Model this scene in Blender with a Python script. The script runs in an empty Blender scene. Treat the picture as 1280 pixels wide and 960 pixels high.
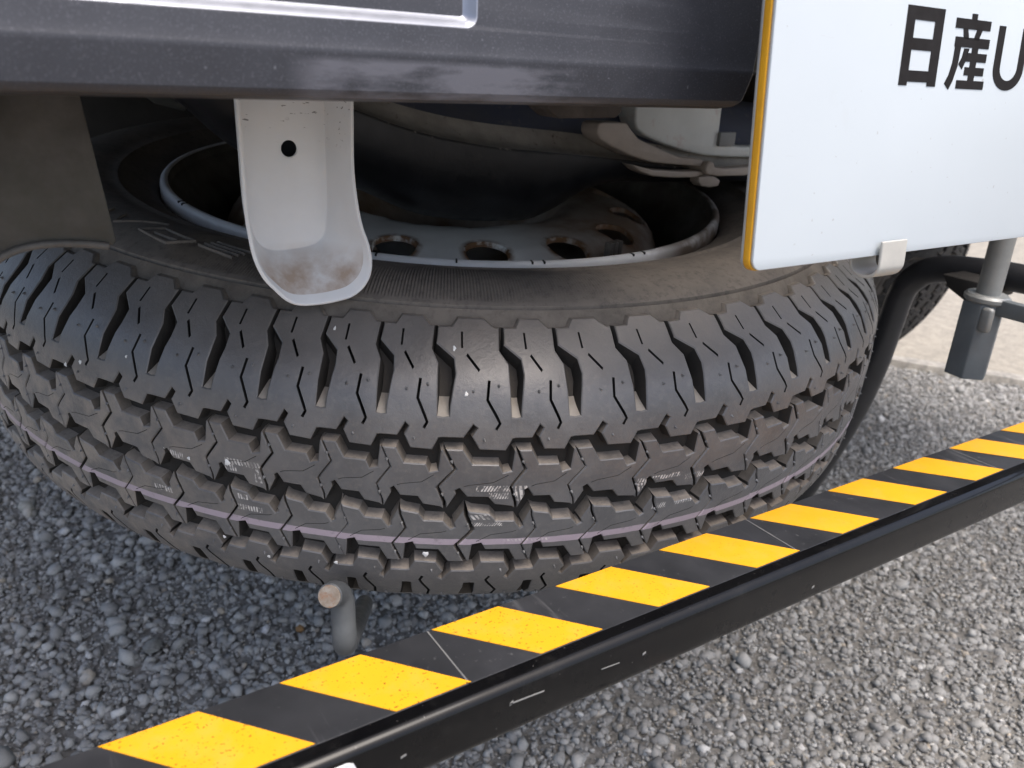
import bpy, bmesh, math, random
import numpy as np
from math import radians as RAD, sin, cos, pi
from mathutils import Matrix, Vector
from mathutils.geometry import delaunay_2d_cdt

S = bpy.context.scene
COL = S.collection
rng = np.random.default_rng(7)
random.seed(7)
H = 0.535                                   # height of the lens above the ground

# ------------------------------------------------------------------ camera
cam_d = bpy.data.cameras.new("camera")
cam = bpy.data.objects.new("camera", cam_d)
COL.objects.link(cam)
RX = Vector((0.8409438, -0.5389164, 0.0488122))
UP = Vector((0.1583178, 0.3312929, 0.9301508))
BK = Vector((-0.5174446, -0.7744767, 0.3639188))
cam.matrix_world = Matrix(((RX.x, UP.x, BK.x, 0), (RX.y, UP.y, BK.y, 0), (RX.z, UP.z, BK.z, H), (0, 0, 0, 1)))
cam_d.sensor_width = 36.0
cam_d.lens = 1030.124 / 1280 * 36
cam_d.clip_start = 0.01
cam_d.clip_end = 500
cam_d.dof.use_dof = True
cam_d.dof.focus_distance = 0.40
cam_d.dof.aperture_fstop = 16
S.camera = cam

# ------------------------------------------------------------------ light
W = bpy.data.worlds.new("World")
S.world = W
W.use_nodes = True
wn = W.node_tree
sky = wn.nodes.new("ShaderNodeTexSky")
sky.sky_type = 'NISHITA'
sky.sun_disc = False
SUN_EL, SUN_AZ = RAD(70), RAD(162)          # azimuth clockwise from +Y
sky.sun_elevation = SUN_EL
sky.sun_rotation = SUN_AZ
sky.air_density = 1.0
sky.dust_density = 5.5
sky.ozone_density = 0.8
bg = wn.nodes["Background"]
bg.inputs["Strength"].default_value = 0.15
wn.links.new(sky.outputs[0], bg.inputs["Color"])
sl = bpy.data.lights.new("sun", 'SUN')
sl.energy = 0.9
sl.angle = RAD(34)
sl.color = (1.0, 0.98, 0.955)
sun = bpy.data.objects.new("sun", sl)
COL.objects.link(sun)
sd = Vector((sin(SUN_AZ) * cos(SUN_EL), cos(SUN_AZ) * cos(SUN_EL), sin(SUN_EL)))
sun.rotation_euler = sd.to_track_quat('Z', 'Y').to_euler()
sun.location = (0, -2, 3)
S.view_settings.view_transform = 'Standard'
S.view_settings.look = 'None'
S.view_settings.exposure = 0.99
S.view_settings.gamma = 1.0
try:
    S.cycles.max_bounces = 8
    S.cycles.diffuse_bounces = 4
except Exception:
    pass


# ------------------------------------------------------------------ materials
class NT:
    def __init__(self, name):
        self.m = bpy.data.materials.new(name)
        self.m.use_nodes = True
        self.t = self.m.node_tree
        self.b = self.t.nodes["Principled BSDF"]

    def n(self, kind, **kw):
        x = self.t.nodes.new(kind)
        for k, v in kw.items():
            setattr(x, k, v)
        return x

    def l(self, a, b):
        self.t.links.new(a, b)

    def val(self, sock, v):
        if hasattr(v, "is_linked") or isinstance(v, bpy.types.NodeSocket):
            self.l(v, sock)
        else:
            sock.default_value = v

    def math(self, op, a, b=None, c=None, clamp=False):
        x = self.n("ShaderNodeMath", operation=op, use_clamp=clamp)
        self.val(x.inputs[0], a)
        if b is not None:
            self.val(x.inputs[1], b)
        if c is not None:
            self.val(x.inputs[2], c)
        return x.outputs[0]

    def coord(self, obj=None):
        x = self.n("ShaderNodeTexCoord")
        if obj is not None:
            x.object = obj
        return x.outputs["Object"]

    def noise(self, co, scale, detail=4, rough=0.6, stretch=None):
        if stretch:
            mp = self.n("ShaderNodeMapping")
            self.l(co, mp.inputs[0])
            mp.inputs["Scale"].default_value = stretch
            co = mp.outputs[0]
        x = self.n("ShaderNodeTexNoise")
        self.l(co, x.inputs["Vector"])
        x.inputs["Scale"].default_value = scale
        x.inputs["Detail"].default_value = detail
        x.inputs["Roughness"].default_value = rough
        return x.outputs["Fac"]

    def ramp(self, fac, lo, hi, a=0.0, b=1.0):
        x = self.n("ShaderNodeMapRange")
        self.l(fac, x.inputs[0])
        x.inputs[1].default_value = lo
        x.inputs[2].default_value = hi
        x.inputs[3].default_value = a
        x.inputs[4].default_value = b
        return x.outputs[0]

    def mix(self, fac, a, b):
        x = self.n("ShaderNodeMix", data_type='RGBA')
        self.val(x.inputs[0], fac)
        for s, v in ((x.inputs[6], a), (x.inputs[7], b)):
            if isinstance(v, tuple):
                s.default_value = (*v[:3], 1)
            else:
                self.l(v, s)
        return x.outputs[2]

    def bump(self, h, strength, dist):
        x = self.n("ShaderNodeBump")
        x.inputs["Strength"].default_value = strength
        x.inputs["Distance"].default_value = dist
        self.l(h, x.inputs["Height"])
        self.l(x.outputs[0], self.b.inputs["Normal"])

    def base(self, v):
        s = self.b.inputs["Base Color"]
        if isinstance(v, tuple):
            s.default_value = (*v, 1)
        else:
            self.l(v, s)

    def rough(self, v):
        self.val(self.b.inputs["Roughness"], v)


def painted(name, col, col2, rough=0.4, metal=0.0, nscale=60, bump=0.0, dirt=None, dscale=25, dlo=.55, dhi=.75, spec=0.5):
    t = NT(name)
    co = t.coord()
    n1 = t.noise(co, nscale, 5)
    c = t.mix(t.ramp(n1, .35, .7), col, col2)
    if dirt:
        c = t.mix(t.ramp(t.noise(co, dscale, 6, .7), dlo, dhi), c, dirt)
    t.base(c)
    t.rough(t.ramp(t.noise(co, nscale * 2.3, 3), .3, .7, rough - .08, rough + .1))
    t.b.inputs["Metallic"].default_value = metal
    t.b.inputs["Specular IOR Level"].default_value = spec
    if bump:
        t.bump(t.noise(co, nscale * 8, 3), bump, .0004)
    return t.m


# ------------------------------------------------------------------ object helpers
def link(name, me, mat=None, parent=None, ploc=None, mats=None):
    o = bpy.data.objects.new(name, me)
    COL.objects.link(o)
    for m in (mats or ([mat] if mat else [])):
        if m.name not in [x.name for x in me.materials if x]:
            me.materials.append(m)
    if parent is not None:
        o.parent = parent
        if ploc is not None:
            o.matrix_parent_inverse = Matrix.Translation(-Vector(ploc))
    return o


def tag(o, label=None, category=None, group=None, kind=None):
    for k, v in (("label", label), ("category", category), ("group", group), ("kind", kind)):
        if v:
            o[k] = v
    return o


def mesh(name, verts, faces, smooth=35):
    me = bpy.data.meshes.new(name)
    me.from_pydata([tuple(v) for v in verts], [], faces)
    me.update()
    if smooth:
        me.shade_smooth()
        me.set_sharp_from_angle(angle=RAD(smooth))
    return me


def clean(bm, name, smooth=35):
    bmesh.ops.recalc_face_normals(bm, faces=bm.faces)
    me = bpy.data.meshes.new(name)
    bm.to_mesh(me)
    bm.free()
    if smooth:
        me.shade_smooth()
        me.set_sharp_from_angle(angle=RAD(smooth))
    return me


def prism(name, pts, vec, bevel=0.0, seg=2, smooth=35):
    """closed polygon of 3-D points swept along vec, edges rounded"""
    bm = bmesh.new()
    a = [bm.verts.new(p) for p in pts]
    vec = Vector(vec)
    b = [bm.verts.new(Vector(p) + vec) for p in pts]
    bm.faces.new(a)
    bm.faces.new(b[::-1])
    n = len(a)
    for i in range(n):
        bm.faces.new((a[i], b[i], b[(i + 1) % n], a[(i + 1) % n]))
    bmesh.ops.recalc_face_normals(bm, faces=bm.faces)
    if bevel:
        bmesh.ops.bevel(bm, geom=list(bm.edges), offset=bevel, segments=seg, affect='EDGES', profile=.5, clamp_overlap=True)
    return clean(bm, name, smooth)


def box(name, lo, hi, bevel=0.0, seg=2):
    x0, y0, z0 = lo
    x1, y1, z1 = hi
    return prism(name, [(x0, y0, z0), (x1, y0, z0), (x1, y1, z0), (x0, y1, z0)], (0, 0, z1 - z0), bevel, seg)


def smooth_path(pts, n=8):
    P = [Vector(p) for p in pts]
    P = [P[0] * 2 - P[1]] + P + [P[-1] * 2 - P[-2]]
    out = []
    for i in range(1, len(P) - 2):
        for k in range(n):
            t = k / n
            a, b, c, d = P[i - 1:i + 3]
            out.append(.5 * ((2 * b) + (c - a) * t + (2 * a - 5 * b + 4 * c - d) * t * t + (3 * b - a - 3 * c + d) * t ** 3))
    out.append(P[-2])
    return out


def tube(name, path, r, seg=20, cap=.0012, smooth=40):
    P = [Vector(p) for p in path]
    rr = [r] * len(P)
    if cap:
        d0 = (P[0] - P[1]).normalized()
        d1 = (P[-1] - P[-2]).normalized()
        P = [P[0], P[0] - d0 * cap] + P[1:-1] + [P[-1] - d1 * cap, P[-1]]
        rr = [r - cap, r] + [r] * (len(P) - 4) + [r, r - cap]
    bm = bmesh.new()
    rings = []
    nrm = None
    for i, p in enumerate(P):
        d = (P[min(i + 1, len(P) - 1)] - P[max(i - 1, 0)]).normalized()
        if nrm is None:
            nrm = d.orthogonal().normalized()
        nrm = (nrm - d * nrm.dot(d)).normalized()
        bn = d.cross(nrm)
        rings.append([bm.verts.new(p + (nrm * cos(2 * pi * k / seg) + bn * sin(2 * pi * k / seg)) * rr[i]) for k in range(seg)])
    for a, b in zip(rings, rings[1:]):
        for k in range(seg):
            bm.faces.new((a[k], a[(k + 1) % seg], b[(k + 1) % seg], b[k]))
    bm.faces.new(rings[0][::-1])
    bm.faces.new(rings[-1])
    return clean(bm, name, smooth)


def revolve(name, prof, seg=160, closed=False, smooth=40, ang0=0.0, fn=None):
    prof = list(prof)
    v, f = [], []
    n = len(prof)
    for i in range(seg):
        a = ang0 + 2 * pi * i / seg
        for (r, z) in prof:
            v.append((r * cos(a), r * sin(a), z))
    for i in range(seg):
        j = (i + 1) % seg
        for k in range(n if closed else n - 1):
            q = (k + 1) % n
            f.append((i * n + k, j * n + k, j * n + q, i * n + q))
    return mesh(name, v, f, smooth)


def world(p):
    return (p[0], p[1], p[2] + H)


def catmull2(pts, n=6, closed=False):
    P = [Vector((p[0], p[1])) for p in pts]
    m = len(P)
    out = []
    rngi = range(m) if closed else range(m - 1)
    for i in rngi:
        if closed:
            a, b, c, d = P[i - 1], P[i], P[(i + 1) % m], P[(i + 2) % m]
        else:
            a, b, c, d = P[max(i - 1, 0)], P[i], P[i + 1], P[min(i + 2, m - 1)]
        for k in range(n):
            t = k / n
            out.append(.5 * ((2 * b) + (c - a) * t + (2 * a - 5 * b + 4 * c - d) * t * t + (3 * b - a - 3 * c + d) * t ** 3))
    if not closed:
        out.append(P[-1])
    return [(p.x, p.y) for p in out]


def inside(p, poly):
    x, y = p
    c = False
    j = len(poly) - 1
    for i in range(len(poly)):
        xi, yi = poly[i]
        xj, yj = poly[j]
        if (yi > y) != (yj > y) and x < (xj - xi) * (y - yi) / (yj - yi) + xi:
            c = not c
        j = i
    return c


def edge_dist(p, poly):
    P = np.array(poly)
    Q = np.roll(P, -1, 0)
    d = Q - P
    L = (d * d).sum(1)
    L[L == 0] = 1e-12
    t = np.clip(((np.array(p) - P) * d).sum(1) / L, 0, 1)
    c = P + d * t[:, None]
    return float(np.sqrt(((c - np.array(p)) ** 2).sum(1)).min())


def fill2d(outer, holes=(), grid=None, margin=None, cuts=()):
    """triangulate a polygon with holes; returns points, triangles, loop index lists"""
    vs = []
    ed = []
    loops = []
    for lp in [outer] + list(holes):
        s = len(vs)
        vs += [Vector((p[0], p[1])) for p in lp]
        k = len(lp)
        ed += [(s + i, s + (i + 1) % k) for i in range(k)]
        loops.append(list(range(s, s + k)))
    if grid:
        mg = margin if margin is not None else grid * .35
        xs = [p[0] for p in outer]
        ys = [p[1] for p in outer]
        gx, gy = grid if isinstance(grid, tuple) else (grid, grid)
        mg = margin if margin is not None else min(gx, gy) * .35
        y = min(ys) + gy * .5
        row = 0
        while y < max(ys):
            x = min(xs) + gx * (.5 if row % 2 else .25)
            while x < max(xs):
                p = (x, y)
                if inside(p, outer) and edge_dist(p, outer) > mg and all((not inside(p, h)) and edge_dist(p, h) > mg for h in holes):
                    vs.append(Vector(p))
                x += gx
            y += gy
            row += 1
    for p0, p1 in cuts:
        vs += [Vector(p0), Vector(p1)]
        ed.append((len(vs) - 2, len(vs) - 1))
    r = delaunay_2d_cdt(vs, ed, [], 0, 1e-6)
    ov, orig = r[0], r[3]
    of = []
    for x in r[2]:
        m = ((ov[x[0]].x + ov[x[1]].x + ov[x[2]].x) / 3, (ov[x[0]].y + ov[x[1]].y + ov[x[2]].y) / 3)
        if inside(m, outer) and not any(inside(m, h) for h in holes):
            of.append(x)
    mp = {}
    for i, o in enumerate(orig):
        for k in o:
            mp[k] = i
    return [(p.x, p.y) for p in ov], [tuple(x) for x in of], [[mp[i] for i in lp] for lp in loops]


# ------------------------------------------------------------------ ground
def asphalt_mat():
    t = NT("asphalt_binder")
    co = t.coord()
    n = t.noise(co, 220, 6, .7)
    c = t.mix(t.ramp(n, .3, .7), (.14, .134, .122), (.35, .338, .31))
    c = t.mix(t.ramp(t.noise(co, 3, 4), .4, .7, 0, .7), c, (.15, .145, .135))
    t.base(c)
    t.rough(.85)
    t.bump(n, .8, .004)
    return t.m


def stone_mat():
    t = NT("stone_chips")
    at = t.n("ShaderNodeAttribute", attribute_name="tint")
    co = t.coord()
    n = t.noise(co, 500, 4, .7)
    base = t.n("ShaderNodeValToRGB")
    t.l(at.outputs["Fac"], base.inputs[0])
    e = base.color_ramp.elements
    e[0].color = (.21, .206, .197, 1)
    e[1].color = (.66, .65, .62, 1)
    for p, c in ((.28, (.315, .312, .298)), (.60, (.40, .398, .382)), (.80, (.48, .473, .45)), (.90, (.42, .36, .28)), (.94, (.60, .59, .575))):
        k = e.new(p)
        k.color = (*c, 1)
    c = t.mix(t.ramp(n, .35, .75, 0, .35), base.outputs[0], (.18, .178, .172))
    c = t.mix(t.ramp(t.noise(co, 900, 3), .55, .7, 0, .35), c, (.40, .39, .37))
    t.base(c)
    t.rough(.72)
    t.b.inputs["Specular IOR Level"].default_value = .35
    t.bump(t.noise(co, 1500, 3), .5, .0006)
    return t.m


M_ASPH = asphalt_mat()
M_STONE = stone_mat()
g = mesh("ground", [(-12, -12, -.004), (14, -12, -.004), (14, 14, -.004), (-12, 14, -.004)], [(0, 1, 2, 3)], 0)
tag(link("ground", g, M_ASPH), kind="structure", label="dark grey asphalt with exposed stone chips under the truck")


def ico():
    t = (1 + 5 ** .5) / 2
    v = np.array([(-1, t, 0), (1, t, 0), (-1, -t, 0), (1, -t, 0), (0, -1, t), (0, 1, t), (0, -1, -t), (0, 1, -t), (t, 0, -1), (t, 0, 1), (-t, 0, -1), (-t, 0, 1)], float)
    v /= np.linalg.norm(v[0])
    f = np.array([(0, 11, 5), (0, 5, 1), (0, 1, 7), (0, 7, 10), (0, 10, 11), (1, 5, 9), (5, 11, 4), (11, 10, 2), (10, 7, 6), (7, 1, 8), (3, 9, 4), (3, 4, 2), (3, 2, 6), (3, 6, 8), (3, 8, 9), (4, 9, 5), (2, 4, 11), (6, 2, 10), (8, 6, 7), (9, 8, 1)])
    return v, f


def kerb_side(x, y):                        # >0 beyond the diagonal joint at the far right
    return (x - 1.531) * .195 + (y - .909) * .139


def make_gravel():
    v0, f0 = ico()
    N = 104000
    x = rng.uniform(-.40, 1.80, N)
    y = rng.uniform(-.02, 1.50, N)
    keep = kerb_side(x, y) < -.004
    x, y = x[keep], y[keep]
    n = len(x)
    size = np.clip(np.exp(rng.normal(np.log(.0035), .42, n)), .0014, .0095)
    var = np.stack([v0 * (1 + rng.normal(0, .20, (12, 1))) * np.array([1, rng.uniform(.65, 1.1), rng.uniform(.55, .85)]) + rng.normal(0, .10, (12, 3)) for _ in range(40)])
    vi = rng.integers(0, 40, n)
    V = var[vi]                              # n,12,3
    ax = rng.normal(0, .5, (n, 2))
    a = rng.uniform(0, 2 * pi, n)
    ca, sa = np.cos(a), np.sin(a)
    X = V[:, :, 0] * ca[:, None] - V[:, :, 1] * sa[:, None]
    Y = V[:, :, 0] * sa[:, None] + V[:, :, 1] * ca[:, None]
    Z = V[:, :, 2] + X * ax[:, :1] * .5 + Y * ax[:, 1:] * .5
    loose = rng.random(n) < np.interp(x, [.0, .35, .8], [.40, .22, .015])
    size = size * np.interp(x, [.1, .5], [1.0, .86])
    zc = np.where(loose, rng.uniform(.0, .5, n), rng.uniform(-.62, -.22, n)) * size - .0016
    P = np.stack([X * size[:, None] + x[:, None], Y * size[:, None] + y[:, None], Z * size[:, None] + zc[:, None]], 2).reshape(-1, 3)
    F = (f0[None] + (np.arange(n) * 12)[:, None, None]).reshape(-1, 3)
    me = bpy.data.meshes.new("gravel")
    me.vertices.add(len(P))
    me.vertices.foreach_set("co", P.astype(np.float32).ravel())
    me.loops.add(len(F) * 3)
    me.loops.foreach_set("vertex_index", F.astype(np.int32).ravel())
    me.polygons.add(len(F))
    me.polygons.foreach_set("loop_start", np.arange(0, len(F) * 3, 3, dtype=np.int32))
    me.update(calc_edges=True)
    # fine grit between the chips
    at = me.attributes.new("tint", 'FLOAT', 'POINT')
    tint = np.clip(rng.beta(1.1, 1.7, n), 0, 1)
    tint = np.where(rng.random(n) < .05, rng.uniform(.8, 1, n), tint * .85)
    at.data.foreach_set("value", np.repeat(tint, 12).astype(np.float32))
    o = link("gravel", me, M_STONE)
    tag(o, "grey stone chips bedded loosely in the asphalt", "gravel", kind="stuff")


make_gravel()


def make_grit():
    o8 = np.array([(1, 0, 0), (-1, 0, 0), (0, 1, 0), (0, -1, 0), (0, 0, 1), (0, 0, -1)], float)
    f8 = np.array([(0, 2, 4), (2, 1, 4), (1, 3, 4), (3, 0, 4), (2, 0, 5), (1, 2, 5), (3, 1, 5), (0, 3, 5)])
    n = 70000
    x = rng.uniform(-.30, 1.50, n)
    y = rng.uniform(.0, 1.2, n)
    k = kerb_side(x, y) < -.004
    x, y = x[k], y[k]
    n = len(x)
    sz = rng.uniform(.0008, .0019, n)
    V = o8[None] * rng.uniform(.6, 1.3, (n, 6, 1)) * sz[:, None, None]
    a = rng.uniform(0, 6.28, n)
    X = V[:, :, 0] * np.cos(a)[:, None] - V[:, :, 1] * np.sin(a)[:, None]
    Y = V[:, :, 0] * np.sin(a)[:, None] + V[:, :, 1] * np.cos(a)[:, None]
    P = np.stack([X + x[:, None], Y + y[:, None], V[:, :, 2] * .8 + rng.uniform(-.002, .0006, n)[:, None]], 2).reshape(-1, 3)
    F = (f8[None] + (np.arange(n) * 6)[:, None, None]).reshape(-1, 3)
    me = bpy.data.meshes.new("grit")
    me.vertices.add(len(P))
    me.vertices.foreach_set("co", P.astype(np.float32).ravel())
    me.loops.add(len(F) * 3)
    me.loops.foreach_set("vertex_index", F.astype(np.int32).ravel())
    me.polygons.add(len(F))
    me.polygons.foreach_set("loop_start", np.arange(0, len(F) * 3, 3, dtype=np.int32))
    me.update(calc_edges=True)
    at = me.attributes.new("tint", 'FLOAT', 'POINT')
    at.data.foreach_set("value", np.repeat(rng.uniform(.05, .95, n), 6).astype(np.float32))
    tag(link("grit", me, M_STONE), "fine grit lying between the stone chips", "grit", kind="stuff")


make_grit()

v0, f0 = ico()


def pebble(x, y, r, sq, tintcol, label, name="pebble"):
    bm = bmesh.new()
    for p in v0:
        bm.verts.new((p[0] * r * rng.uniform(.8, 1.15), p[1] * r * sq * rng.uniform(.8, 1.15), p[2] * r * .62 * rng.uniform(.85, 1.1)))
    bm.verts.ensure_lookup_table()
    for f in f0:
        bm.faces.new([bm.verts[int(i)] for i in f])
    bmesh.ops.subdivide_edges(bm, edges=list(bm.edges), cuts=1, smooth=.6, fractal=.25, seed=int(x * 1000) % 97)
    me = clean(bm, name, 50)
    o = link(name, me, painted(name + "_stone", tintcol, tuple(c * .6 for c in tintcol), .75, 0, 300, .5))
    o.location = (x, y, r * .42)
    o.rotation_euler = (rng.uniform(-.2, .2), rng.uniform(-.2, .2), rng.uniform(0, 6))
    tag(o, label, "stone", "loose stones on the asphalt")


pebble(-.0019, 1.037, .014, .6, (.40, .39, .35), "pale flat stone on dark asphalt left of the tyre")
pebble(.0775, .7035, .011, .85, (.22, .22, .205), "largest rounded grey stone on the asphalt left of the hook")
pebble(.105, .735, .008, .9, (.45, .45, .44), "whitish stone just behind the largest grey stone")
pebble(.2075, .665, .0052, .9, (.30, .17, .07), "small orange brown stone left of the grey hook")
pebble(.178, .68, .0058, .8, (.60, .60, .61), "small white stone among chips left of the hook")

pv = painted("pale_concrete", (.38, .345, .285), (.26, .24, .20), .85, 0, 40, .6, (.22, .20, .17), 160, .5, .7)
d = Vector((-.139, .195, 0)).normalized()
nrm = Vector((.195, .139, 0)).normalized()
A = Vector((1.531, .909, 0))
q = [A + d * 9, A - d * 9, A - d * 9 + nrm * 9, A + d * 9 + nrm * 9]
tag(link("pavement", mesh("pavement", [(p.x, p.y, .004) for p in q], [(0, 1, 2, 3)], 0), pv), kind="structure",
    label="pale worn concrete pavement beyond the asphalt")
# worn pale joint strip
jn = painted("pale_joint_mortar", (.44, .41, .36), (.28, .265, .235), .85, 0, 45, .5, (.22, .21, .19), 60, .42, .62)
jv, jf = [], []
for i in range(121):
    s = -3 + i * .05
    w0, w1 = .020 + random.uniform(-.006, .006), .020 + random.uniform(-.006, .006)
    for (off, z) in ((-w0, -.003), (-w0 + .005, .0105), (w1 - .005, .0105), (w1, -.003)):
        p = A + d * s + nrm * off
        jv.append((p.x, p.y, z))
    if i:
        b = i * 4
        for k in range(3):
            jf.append((b - 4 + k, b + k, b + k + 1, b - 4 + k + 1))
tag(link("joint_strip", mesh("joint_strip", jv, jf, 40), jn), kind="structure", label="pale mortar joint strip between asphalt and concrete")

# ------------------------------------------------------------------ spare wheel
EX = Vector((0.9998549, -0.0014857, 0.0169709))
EY = Vector((0.0, 0.9961899, 0.0872111))
EN = Vector((-0.0170358, -0.0871985, 0.9960453))
CTR = Vector(world((0.3197834, 0.5834039, -0.0905677)))
wheel = bpy.data.objects.new("spare_wheel", None)
COL.objects.link(wheel)
wheel.matrix_world = Matrix(((EX.x, EY.x, EN.x, CTR.x), (EX.y, EY.y, EN.y, CTR.y), (EX.z, EY.z, EN.z, CTR.z), (0, 0, 0, 1)))
wheel.empty_display_size = .05
tag(wheel, "dusty spare tyre on a silver steel rim lying flat under the truck tail", "spare wheel")

ZM = -.0795
KW = np.array([0, 20, 34, 43.5, 50, 57.5, 64, 69.5, 76, 81.5, 85.5])
KR = np.array([332.5, 332.0, 330.9, 329.5, 327.2, 323.3, 317.6, 311, 302.5, 294.5, 288.6])
_w = np.linspace(-92, 92, 1841)
_r = np.interp(np.abs(_w), KW, KR)
_r = np.where(np.abs(_w) > 85.5, 288.6 - (np.abs(_w) - 85.5) * 1.5, _r)
_k = np.ones(61) / 61
_r2 = np.convolve(np.pad(_r, 30, mode='edge'), _k, mode='valid')
_dr = np.gradient(_r2, _w)


def prof(w, dpt=0.0):
    r = np.interp(w, _w, _r2)
    s = np.interp(w, _w, _dr)
    L = math.sqrt(1 + s * s)
    return (r - dpt / L) * .001, ZM + (w + dpt * s / L) * .001


def depth(w):
    return float(np.interp(abs(w), [0, 42, 60, 68, 74, 80, 86], [6.8, 6.8, 10.5, 9.5, 7.0, 2.6, .6]))


# pitch sequence of the tread (three block lengths as moulded), angles in degrees
SLOT = [-159.91, -154.50, -148.80, -143.02, -137.97, -133.04, -128.21, -123.50, -118.28, -112.77, -107.58, -101.74, -95.81, -89.55, -83.64, -77.22]
OPT = [4.8, 5.4, 5.95, 6.3]
pit = []
pos = SLOT[0]
for nx in SLOT[1:]:
    p = min(OPT, key=lambda o: abs(pos + o - nx))
    pit.append(p)
    pos += p
start0 = SLOT[0]
rest = 360 - (pos - start0)
nrest = 51
acc = 0
for i in range(nrest):
    if i == nrest - 1:
        pit.append(rest - acc)
        break
    want = rest * (i + 1) / nrest + .25 * sin(i * 1.3)
    p = min(OPT[:3], key=lambda o: abs(acc + o - want))
    pit.append(p)
    acc += p
NP = len(pit)
starts = [start0]
for p in pit[:-1]:
    starts.append(starts[-1] + p)
starts = [s - .08 * 5.5 for s in starts]

SH = dict(
    outer=[(.16, 47.6), (.165, 52), (.20, 60), (.225, 64), (.2, 69), (-.075, 73.7), (-.062, 77), (-.06, 79.3), (.16, 79.4), (.25, 82.2), (.64, 82.2), (.79, 79.4), (.87, 79.3),
           (.865, 77), (.85, 72), (.975, 67.5), (.985, 58), (1.0, 47.6), (1.08, 47.3),
           (1.08, 37.9), (1.03, 37.6), (.94, 31.7), (.584, 32.2), (.477, 38.4), (.548, 42.6), (.483, 44.3), (.36, 37.9), (.08, 37.9), (.08, 47.3)],
    joints=[(18, 19), (27, 28)],
    slits=[([(.307, 77.6), (.311, 72.4)], 1.05), ([(.38, 70.4), (.556, 65.2)], 1.1),
           ([(.69, 62), (.665, 54.7), (.80, 47.5), (.84, 44.9), (.79, 42.0)], 1.35)],
    pips=[(.64, 37.3), (.47, 58), (.1 + .72, 60)],
)
E_ = .017
R2 = dict(
    outer=[(.122 + E_, 31.8), (.36, 31.8), (.5, 24.4), (.86, 24.2), (.925, 20), (1.055, 21.1), (1.083, 31.3), (1.122 - E_, 31.8),
           (1.275 - E_, 21.7), (1.096 - E_, 14.2), (1.053 - E_, 11.9), (1.15 - E_, 4), (1.165 - E_, .6), (1.10, 1.6), (.843, 2.8), (.749, 6.8), (.453, 7), (.40, 9.4), (.345, 11.6), (.285, 10.4), (.30, 8.2),
           (.165 + E_, .6), (.15 + E_, 4), (.053 + E_, 11.9), (.096 + E_, 14.2), (.275 + E_, 21.7)],
    joints=[], slits=[([(.40, 12.6), (.476, 13.5), (.80, 14.9), (1.0, 18.9)], .28)], pips=[(.10 + .12, 26), (.115, 8.5)],
)


def flip(c, s):
    o = [(s - u, -w) for u, w in c["outer"]]
    return dict(outer=o, joints=c["joints"], slits=[([(s - u, -w) for u, w in l], t) for l, t in c["slits"]], pips=[(s - u, -w) for u, w in c["pips"]], flipped=True)


R3 = flip(R2, 1.615)
SH2 = flip(SH, 1.66)
RAD0 = 330.0


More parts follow.
